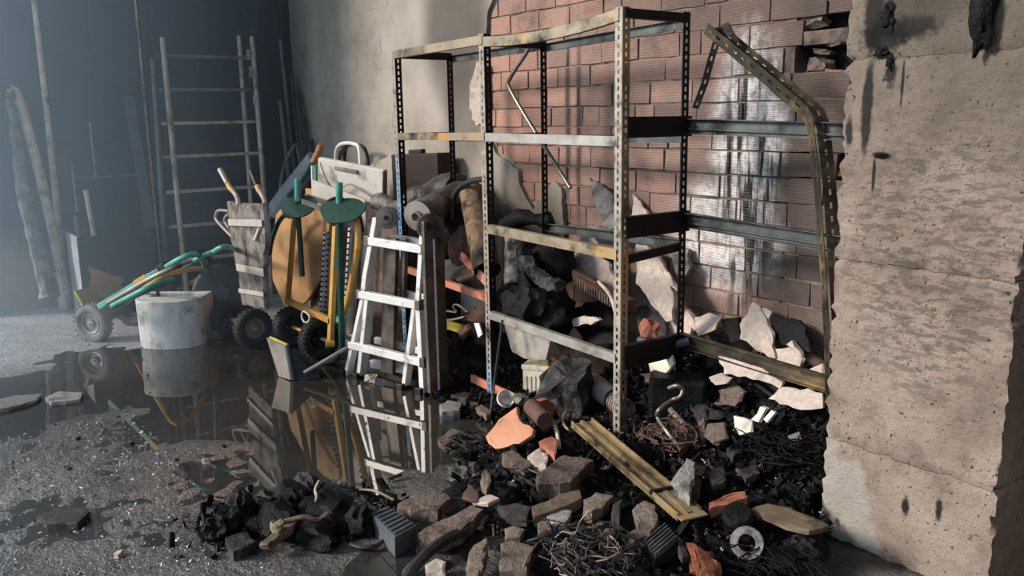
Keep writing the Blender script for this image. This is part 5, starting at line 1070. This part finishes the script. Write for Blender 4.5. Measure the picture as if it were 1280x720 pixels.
# louvred box
lv = thing('louvred_box', 'grey sooty louvred plastic box on the wet floor', 'box', (5.282, -1.867, 0.0))
tp = [V(p) for p in [(5.211, -1.915, 0.085), (5.198, -1.835, 0.085), (5.398, -1.826, 0.085), (5.433, -1.935, 0.085)]]
make('lid', MB().prism(tp, (0, 0, -.03)), 'louvre', lv, bevel=.003)
cc = sum(tp, V((0, 0, 0)))/4
make('body', MB().prism([cc+(p-cc)*.94-V((0, 0, .032)) for p in tp], (0, 0, -.05)), 'louvre', lv, bevel=.003)
for k in range(7):
    t = (k+.7)/7.4; a = tp[0]+(tp[3]-tp[0])*t; b = tp[1]+(tp[2]-tp[1])*t
    make('slat', MB().bar(a+(b-a)*.08, b-(b-a)*.08, (tp[3]-tp[0]), .012, (0, 0, 1), .005), 'louvre', lv)
# left heap
flat('charred_brick', [(5.007, -2.388, 0.05), (4.989, -2.313, 0.05), (5.097, -2.309, 0.05), (5.122, -2.397, 0.05)], .05, 'ash', 'sooty grey brick at the front left of the charred heap', 3, .003)
flat('tan_board_piece', [(5.151, -2.31, 0.07), (5.088, -2.229, 0.07), (5.072, -2.138, 0.07), (5.119, -2.178, 0.07), (5.145, -2.242, 0.07), (5.185, -2.294, 0.07)], .025, 'timber', 'tan splintered board lying in front of the charred heap', 4)
tag(make('lump', rock((5.109, -2.231, 0.07), (.04, .04, .035), 6, 2, 3, .2), 'olive'), 'small olive lump sitting on the tan splintered board', 'lump')
for k, (c_, r_, lb) in enumerate((((4.926, -2.389, 0.045), (.05, .05, .05), 'rounded black can-like lump at the left tip of the charred heap'), ((4.897, -2.331, 0.06), (.06, .055, .06), 'black lump behind the can-like lump at the left of the charred heap'), ((4.901, -2.286, 0.08), (.05, .05, .08), 'pointed black lump topping the left of the charred heap'), ((4.787, -2.165, 0.04), (.06, .05, .04), 'knobbly black lump in the middle of the charred heap'), ((4.829, -2.076, 0.05), (.09, .06, .05), 'broad black lump at the back of the charred heap'), ((4.783, -1.99, 0.05), (.07, .05, .06), 'ashy lump at the back right of the charred heap'), ((5.186, -1.947, 0.05), (.06, .05, .06), 'shiny black round lump left of the louvred box'), ((4.952, -2.195, 0.04), (.12, .09, .07), 'wide black core of the charred heap'), ((5.123, -2.094, 0.02), (.12, .08, .05), 'low black lump in front of the charred heap'), ((5.001, -1.992, 0.03), (.14, .10, .06), 'long black lump at the right of the charred heap'))):
    tag(make('charred_lump', blob(c_, r_, 40+k, .35, 3, 4), 'ash' if 'ashy' in lb or 'knobbly' in lb else 'char', smooth=35), lb, 'lump', 'lumps of the charred heap')
flat('charred_board', [(4.889, -1.984, 0.11), (5.009, -1.89, 0.11), (5.055, -1.785, 0.05), (5.068, -1.848, 0.04), (5.002, -1.923, 0.07), (4.962, -1.997, 0.09)], .015, 'char', 'thin black charred panel standing at the back of the charred heap', 6)
flat('ash_board', [(4.947, -1.959, 0.06), (5.074, -1.864, 0.06), (5.119, -1.927, 0.05), (5.058, -1.984, 0.05)], .012, 'ash', 'ash-grey sheet piece in the right of the charred heap', 7)
tag(make('pale_twig', MB().tube([(4.902, -1.979, 0.12), (4.927, -2.008, 0.1), (4.977, -2.024, 0.09), (4.985, -2.046, 0.05)], .006, 7, smooth=4), 'steel_white', smooth=True), 'pale thin twig standing at the back of the charred heap', 'twig')
rnd = random.Random(12)
for k, (pts, r_, m_, lb) in enumerate((
  ([(4.953, -1.832, 0.06), (5.046, -1.807, 0.08), (5.12, -1.77, 0.06)], .006, 'wire', 'brown burnt cable curving behind the louvred box'),
  ([(5.051, -1.872, 0.08), (5.107, -1.867, 0.06), (5.167, -1.844, 0.05), (5.193, -1.885, 0.04)], .008, 'cable', 'black cable coiled left of the louvred box'),
  ([(5.267, -2.026, 0.02), (5.313, -2.004, 0.02), (5.334, -1.958, 0.02), (5.316, -1.923, 0.02)], .008, 'cable', 'black bent cable lying in the water before the louvred box'),
  ([(5.091, -2.199, 0.09), (5.119, -2.134, 0.1), (5.137, -2.087, 0.08), (5.11, -2.038, 0.08)], .009, 'wire', 'pale cord draped across the charred heap'),
  ([(5.607, -1.988, 0.02), (5.553, -1.92, 0.03), (5.53, -1.85, 0.05), (5.506, -1.763, 0.06), (5.485, -1.682, 0.05)], .020, 'hose', 'thick black hose arcing at the bottom of the heap'),
  ([(5.757, -1.6, 0.1), (5.796, -1.575, 0.12), (5.789, -1.485, 0.1), (5.817, -1.423, 0.08)], .004, 'cable', 'thin cable arching over the largest front brick'),
  ([(5.871, -1.725, 0.06), (5.856, -1.681, 0.1), (5.805, -1.609, 0.1), (5.754, -1.542, 0.08)], .004, 'wire', 'thin pinkish wire rising over the largest front brick'),
  ([(5.858, -1.528, 0.09), (5.927, -1.558, 0.09), (5.962, -1.554, 0.07), (5.983, -1.538, 0.04)], .007, 'wire', 'striped flat cable crossing the wire tangle'),
  ([(6.064, -1.352, 0.08), (5.999, -1.28, 0.08), (5.989, -1.232, 0.09), (5.982, -1.154, 0.08)], .006, 'wire', 'pale wire bent beside the ribbed black part'),
  ([(5.65, -0.549, 0.18), (5.71, -0.589, 0.18), (5.695, -0.551, 0.18), (5.652, -0.512, 0.2)], .006, 'wire', 'curled pale wire under the grey pink lump'),
  ([(5.778, -0.397, 0.14), (5.758, -0.286, 0.16), (5.725, -0.136, 0.17), (5.751, -0.072, 0.2)], .008, 'cable', 'grey cable rising through the black heap to the pillar'))):
    tag(make('burnt_cable', MB().tube(pts, r_, 8, smooth=5), m_, smooth=True), lb, 'cable')
def tangle(name, c, rx, ry, rz, n, seed, m_, lb, r_=.0035):
    rnd = random.Random(seed); mb = MB()
    for k in range(n):
        p = V((rnd.gauss(0, .5), rnd.gauss(0, .5), abs(rnd.gauss(0, .5)))); pts = []
        d = V((rnd.uniform(-1, 1), rnd.uniform(-1, 1), rnd.uniform(-.3, .3)))
        for q in range(6):
            pts.append(V(c)+V((p.x*rx, p.y*ry, max(.0, p.z)*rz))); d = (d+V((rnd.uniform(-1, 1), rnd.uniform(-1, 1), rnd.uniform(-.8, .8)))*.8).normalized(); p = p+d*.35
            if p.length > 1.2: p = p*.8
        mb.tube(pts, r_*rnd.uniform(.7, 1.5), 5, smooth=3, caps=False)
    return tag(make(name, mb, m_, smooth=True), lb, 'wires', kind='stuff')
tangle('wire_tangle', (5.94, -1.465, 0.064), .17, .14, .10, 110, 3, 'cable', 'black tangle of burnt wires at the bottom of the heap', .0022)
tangle('wire_tangle', (5.958, -1.506, 0.074), .13, .11, .10, 20, 13, 'wire', 'pale stripped wires within the bottom tangle', .002)
tangle('wire_tangle', (5.553, -0.686, 0.176), .13, .10, .07, 60, 5, 'rag', 'reddish brown tangle of burnt fibres right of the rusty post')
tangle('wire_tangle', (5.959, -0.462, 0.214), .16, .2, .07, 90, 6, 'char', 'black wires tangled in the heap by the pillar', .0022)
tangle('wire_tangle', (6.263, -1.058, 0.068), .25, .15, .06, 60, 7, 'char', 'black wires strewn at the bottom right of the heap', .002)
tangle('wire_tangle', (5.492, -1.242, 0.095), .25, .12, .04, 30, 8, 'cable', 'thin black wires strewn under the large dark brick')
tangle('wire_tangle', (4.852, -1.228, 0.053), .14, .12, .05, 36, 9, 'cable', 'black wires matted left of the terracotta shard')
tangle('wire_tangle', (5.095, -1.869, 0.03), .08, .07, .06, 24, 10, 'cable', 'black wires matted beside the louvred box')
rg = V((6.25, -1.071, 0.127)); ax = V((.45, -.75, .5)).normalized()
mb = MB().lathe([(.030, -.008), (.052, -.010), (.055, 0), (.052, .010), (.030, .008), (.027, 0), (.030, -.008)], 28, rg, ax)
tag(make('grey_ring', mb, 'greyrub', smooth=40), 'light grey ring standing in the debris near the bottom right', 'ring')
tag(make('rust_clump', slab([(6.156, -1.262, 0.152), (6.19, -1.235, 0.149), (6.23, -1.212, 0.134), (6.291, -1.244, 0.1), (6.309, -1.331, 0.085), (6.236, -1.307, 0.119)], .04, 9, .012, (0, 0, -.04), .02, .022), mat('rust_foam', '#4f2a1c', '#a86444', 30, .9, bump=1, bscale=60, bdist=.02)), 'orange rusty crumbling clump at the bottom of the picture', 'clump')
rp = thing('ribbed_part', 'black ribbed machine part left of the orange rusty clump', 'machine part', (6.051, -1.265, 0.091))
a, b = V((6.073, -1.34, 0.109)), V((6.102, -1.275, 0.162)); dv = (b-a).normalized(); sd = dv.cross(V((0, 0, 1))).normalized()
make('core', MB().bar(a, b, sd, .10, (0, 0, -1), .04), 'char', rp)
for k in range(6): o_ = sd*(-.045+.018*k); make('fin', MB().bar(a+o_, b+o_, sd, .007, (0, 0, 1), .02), 'ash', rp)
tag(make('burnt_tin', MB().lathe([(0, 0), (.05, 0), (.052, .06), (.04, .075), (0, .078)], 22, (6.148, -0.994, 0.127), (.3, -.4, .8)), 'char', smooth=35), 'burnt round tin left of the plank at the pillar', 'tin')
tag(make('charred_lump', blob((6.316, -0.873, 0.058), (.06, .055, .05), 77, .4, 3, 6), 'ash', smooth=30), 'crusty round grey-black lump at the bottom right before the pillar', 'lump')
flat('ash_sheet', [(6.298, -1.024, 0.1), (6.305, -0.926, 0.094), (6.338, -0.915, 0.076), (6.354, -0.991, 0.068), (6.323, -1.047, 0.08)], .02, 'ash', 'crumpled ash-grey sheet at the bottom right before the pillar', 8, .012, bulge=.02)
flat('ash_sheet', [(6.281, -0.925, 0.101), (6.288, -0.828, 0.096), (6.31, -0.832, 0.089), (6.3, -0.919, 0.09)], .012, 'ash', 'narrow ash-grey flake above the crumpled ash sheet', 18, .008)

# stones lying alone on the wet floor
flat('floor_stone', [(4.332, -2.892, 0.025), (4.284, -2.784, 0.025), (4.41, -2.725, 0.025), (4.498, -2.785, 0.025), (4.426, -2.877, 0.025)], .04, 'darkrub', 'dark flat brick on the wet floor at the lower left', 5, .004, 'stone')
flat('floor_stone', [(2.693, -2.649, 0.02), (2.615, -2.565, 0.02), (2.715, -2.462, 0.02), (2.849, -2.497, 0.02), (2.809, -2.633, 0.02)], .035, 'greyrub', 'grey flat stone in the shallow water at the far left', 6, .004, 'stone')
flat('mortar_smear', [(2.554, -2.889, 0.02), (2.541, -2.772, 0.02), (2.6, -2.652, 0.02), (2.712, -2.691, 0.02), (2.766, -2.834, 0.02), (2.742, -2.906, 0.02)], .02, 'greyrub', 'pale grey mortar slab at the left edge of the picture', 7, .006, 'slab')
for k, (c_, s_, lb) in enumerate((((4.817, -2.707, 0.0), .035, 'pale crumb pair at the lower left beside the dark flat brick'), ((4.964, -2.543, 0.0), .03, 'small stone at the bottom left near the picture edge'), ((3.525, -1.066, 0.0), .06, 'crumpled bright scrap in front of the white ladder'), ((3.464, -2.613, 0.0), .025, 'small stone in the middle of the wet floor at the left'), ((4.158, -2.203, 0.0), .035, 'pale crumb standing in the water behind the charred heap'), ((3.701, -2.413, 0.0), .025, 'black pebble in the water below the mirrored truck'), ((4.015, -2.078, 0.0), .025, 'black pebble in the water near the scraper reflection'), ((4.034, -2.302, 0.0), .02, 'thin dark chip in the water left of the charred heap'), ((3.847, -2.715, 0.0), .03, 'grey chip above the dark flat brick at the lower left'))):
    tag(make('floor_crumb', rock(c_, (s_, s_*.8, s_*.7), 90+k, 2, 4, .22), 'plasterrub' if 'pale' in lb or 'bright' in lb else 'darkrub'), lb, 'stone')

# ---------------------------------------------------------------- what nobody could count
def mound():
    mb = MB(); xs = [3.3+.022*i for i in range(145)]; ys = [-.005-.024*j for j in range(88)]; n = len(ys)
    mb.v = []
    for x in xs:
        for y in ys:
            h = pile(x, y); e = sm(.008, .06, h)
            base = .05*sm(3.3, 3.7, x)*sm(-.95, -.5, y)
            h = max(h, base)
            if x > 6.15 and y > -.63: h = 0
            z = h-.03 + (nz((x, y, 0), 5, 2)*.05 + nz((x, y, 0), 13, 4)*.035 + nz((x, y, 0), 34, 5)*.02)*sm(.0, .08, h) - .02*(1-sm(.02, .07, h))
            mb.v.append(V((x, y, z)))
    mb.f = [(i*n+j, i*n+j+1, (i+1)*n+j+1, (i+1)*n+j) for i in range(len(xs)-1) for j in range(n-1)]
    tag(make('debris_mound', mb, 'char'), 'black charred debris heaped along the brick wall', 'debris', kind='stuff')
mound()
M['glint_grit'] = mat('glint_grit', '#8f8b86', '#d6d3ce', 9, .35, bump=0)  # whitish grit, glints of light on the wet floor put into its colour
def shards(name, n, region, m_, lb, smin, smax, seed, hfun, flatk=.5):
    rnd = random.Random(seed); mb = MB(); k = 0; tries = 0
    while k < n and tries < n*20:
        tries += 1
        x, y = region(rnd)
        z = hfun(x, y)
        if z is None: continue
        s = smin+(smax-smin)*rnd.random()**2.5; k += 1
        e0, e1, e2 = rnd.uniform(.8, 1.9), rnd.uniform(.3, .8), flatk*rnd.uniform(.15, .9)
        q = Quaternion((rnd.gauss(0, 1), rnd.gauss(0, 1), rnd.gauss(0, 1), rnd.gauss(0, 1))).normalized().to_matrix()
        pts = [q @ V((dx*s*e0*rnd.uniform(.8, 1.1), dy*s*e1*rnd.uniform(.6, 1.1), dz*s*e2*rnd.uniform(.6, 1.1))) + V((x, y, z)) for dx in (-.5, .5) for dy in (-.5, .5) for dz in (-.5, .5)]
        mb.add(pts, [(0,1,3,2),(4,6,7,5),(0,4,5,1),(2,3,7,6),(0,2,6,4),(1,5,7,3)])
    return tag(make(name, mb, m_), lb, 'debris', kind='stuff')
rnd_keep = random.Random(99)
def reg_pile(rnd): return rnd.uniform(3.9, 6.9), -abs(rnd.gauss(0, .8))-.05
def h_pile(x, y):
    h = pile(x, y); return h if h > .05 and (y > -.62 or rnd_keep.random() < .6) and not (x > 6.17 and y > -.64) else None
shards('charcoal_bits', 3600, reg_pile, 'char', 'charcoal bits covering the debris heap', .010, .07, 1, h_pile)
shards('ash_bits', 900, reg_pile, 'ash', 'ash-grey flakes covering the debris heap', .008, .035, 2, h_pile)
shards('brick_crumbs', 300, reg_pile, 'brickrub', 'brick crumbs sprinkled over the debris heap', .01, .045, 3, h_pile)
shards('plaster_crumbs', 200, reg_pile, 'plasterrub', 'pale plaster crumbs sprinkled over the debris heap', .008, .035, 4, h_pile)
def reg_heap(rnd):
    t = rnd.random(); c = V((4.805, -2.361, 0.0)).lerp(V((5.077, -1.793, 0.0)), t); return c.x+rnd.gauss(0, .10), c.y+rnd.gauss(0, .08)
shards('heap_bits', 700, reg_heap, 'char', 'charcoal bits of the small heap on the wet floor', .01, .05, 5, lambda x, y: .02)
shards('heap_flakes', 260, reg_heap, 'ash', 'ash flakes of the small heap on the wet floor', .008, .03, 6, lambda x, y: .04)
def reg_floor(rnd):
    x = rnd.uniform(1.5, 6.2); return x, rnd.uniform(-3.3, -.8)
def reg_band(rnd): 
    y = rnd.uniform(-3.3, -2.3); return rnd.uniform(3.2, 5.4), y
shards('floor_grit', 900, reg_floor, 'darkrub', 'dark grit scattered on the wet floor', .004, .016, 7, lambda x, y: max(.002, floor_h(x, y)))
shards('floor_grit', 2200, reg_band, 'glint_grit', 'pale grit standing in for light glints over the lower left floor', .003, .013, 8, lambda x, y: max(.002, floor_h(x, y)))
shards('bay_bits', 1200, lambda r: (r.uniform(3.75, 4.5), r.uniform(-.95, -.1)), 'char', 'charcoal bits on the floor of the left bay', .012, .05, 9, lambda x, y: .05*sm(3.3, 3.7, x)*sm(-.95, -.5, y)+.01)

# charred remains on the pillar
cr = make('melted_fitting', blob((6.64, -.625, 1.80), (.035, .028, .13), 3, .35, 3, 3), 'char', smooth=35); tag(cr, 'black melted fitting hanging at the top of the pillar', 'fitting')
for (c_, r_, sd, lb) in (((6.335, -.600, 1.80), (.020, .012, .04), 5, 'upper charred knot on the pillar'), ((6.325, -.600, 1.695), (.022, .010, .014), 6, 'charred knot on the upper seam of the pillar'), ((6.355, -.600, 1.66), (.012, .008, .02), 7, 'small charred blob below the upper seam of the pillar'), ((6.345, -.600, 1.37), (.022, .010, .008), 8, 'charred stub sticking from the middle of the pillar')):
    tag(make('charred_knot', blob(c_, r_, sd, .7, 3, 4), 'char', smooth=35), lb, 'residue')

# smoke still hanging in front of the back wall
hm = bpy.data.materials.new('smoke_haze'); hm.use_nodes = True; nt = hm.node_tree
nt.nodes.remove(nt.nodes['Principled BSDF']); vs = nt.nodes.new('ShaderNodeVolumeScatter')
vs.inputs['Color'].default_value = (.62, .82, 1, 1); vs.inputs['Anisotropy'].default_value = .1
ge = nt.nodes.new('ShaderNodeTexCoord'); sx = nt.nodes.new('ShaderNodeSeparateXYZ'); mr = nt.nodes.new('ShaderNodeMapRange')
mr.inputs[1].default_value = -1.6; mr.inputs[2].default_value = 1.4; mr.inputs[3].default_value = .20; mr.inputs[4].default_value = .01
nt.links.new(ge.outputs['Object'], sx.inputs[0]); nt.links.new(sx.outputs[1], mr.inputs[0]); nt.links.new(mr.outputs[0], vs.inputs['Density'])
nt.links.new(vs.outputs[0], nt.nodes['Material Output'].inputs['Volume'])
M['haze'] = hm
tag(make('smoke_haze', MB().box((1.55, -2.45, 1.55), (2.8, 4.2, 3.0)), 'haze'), 'thin blue smoke hanging before the dark back wall', 'smoke', kind='stuff')
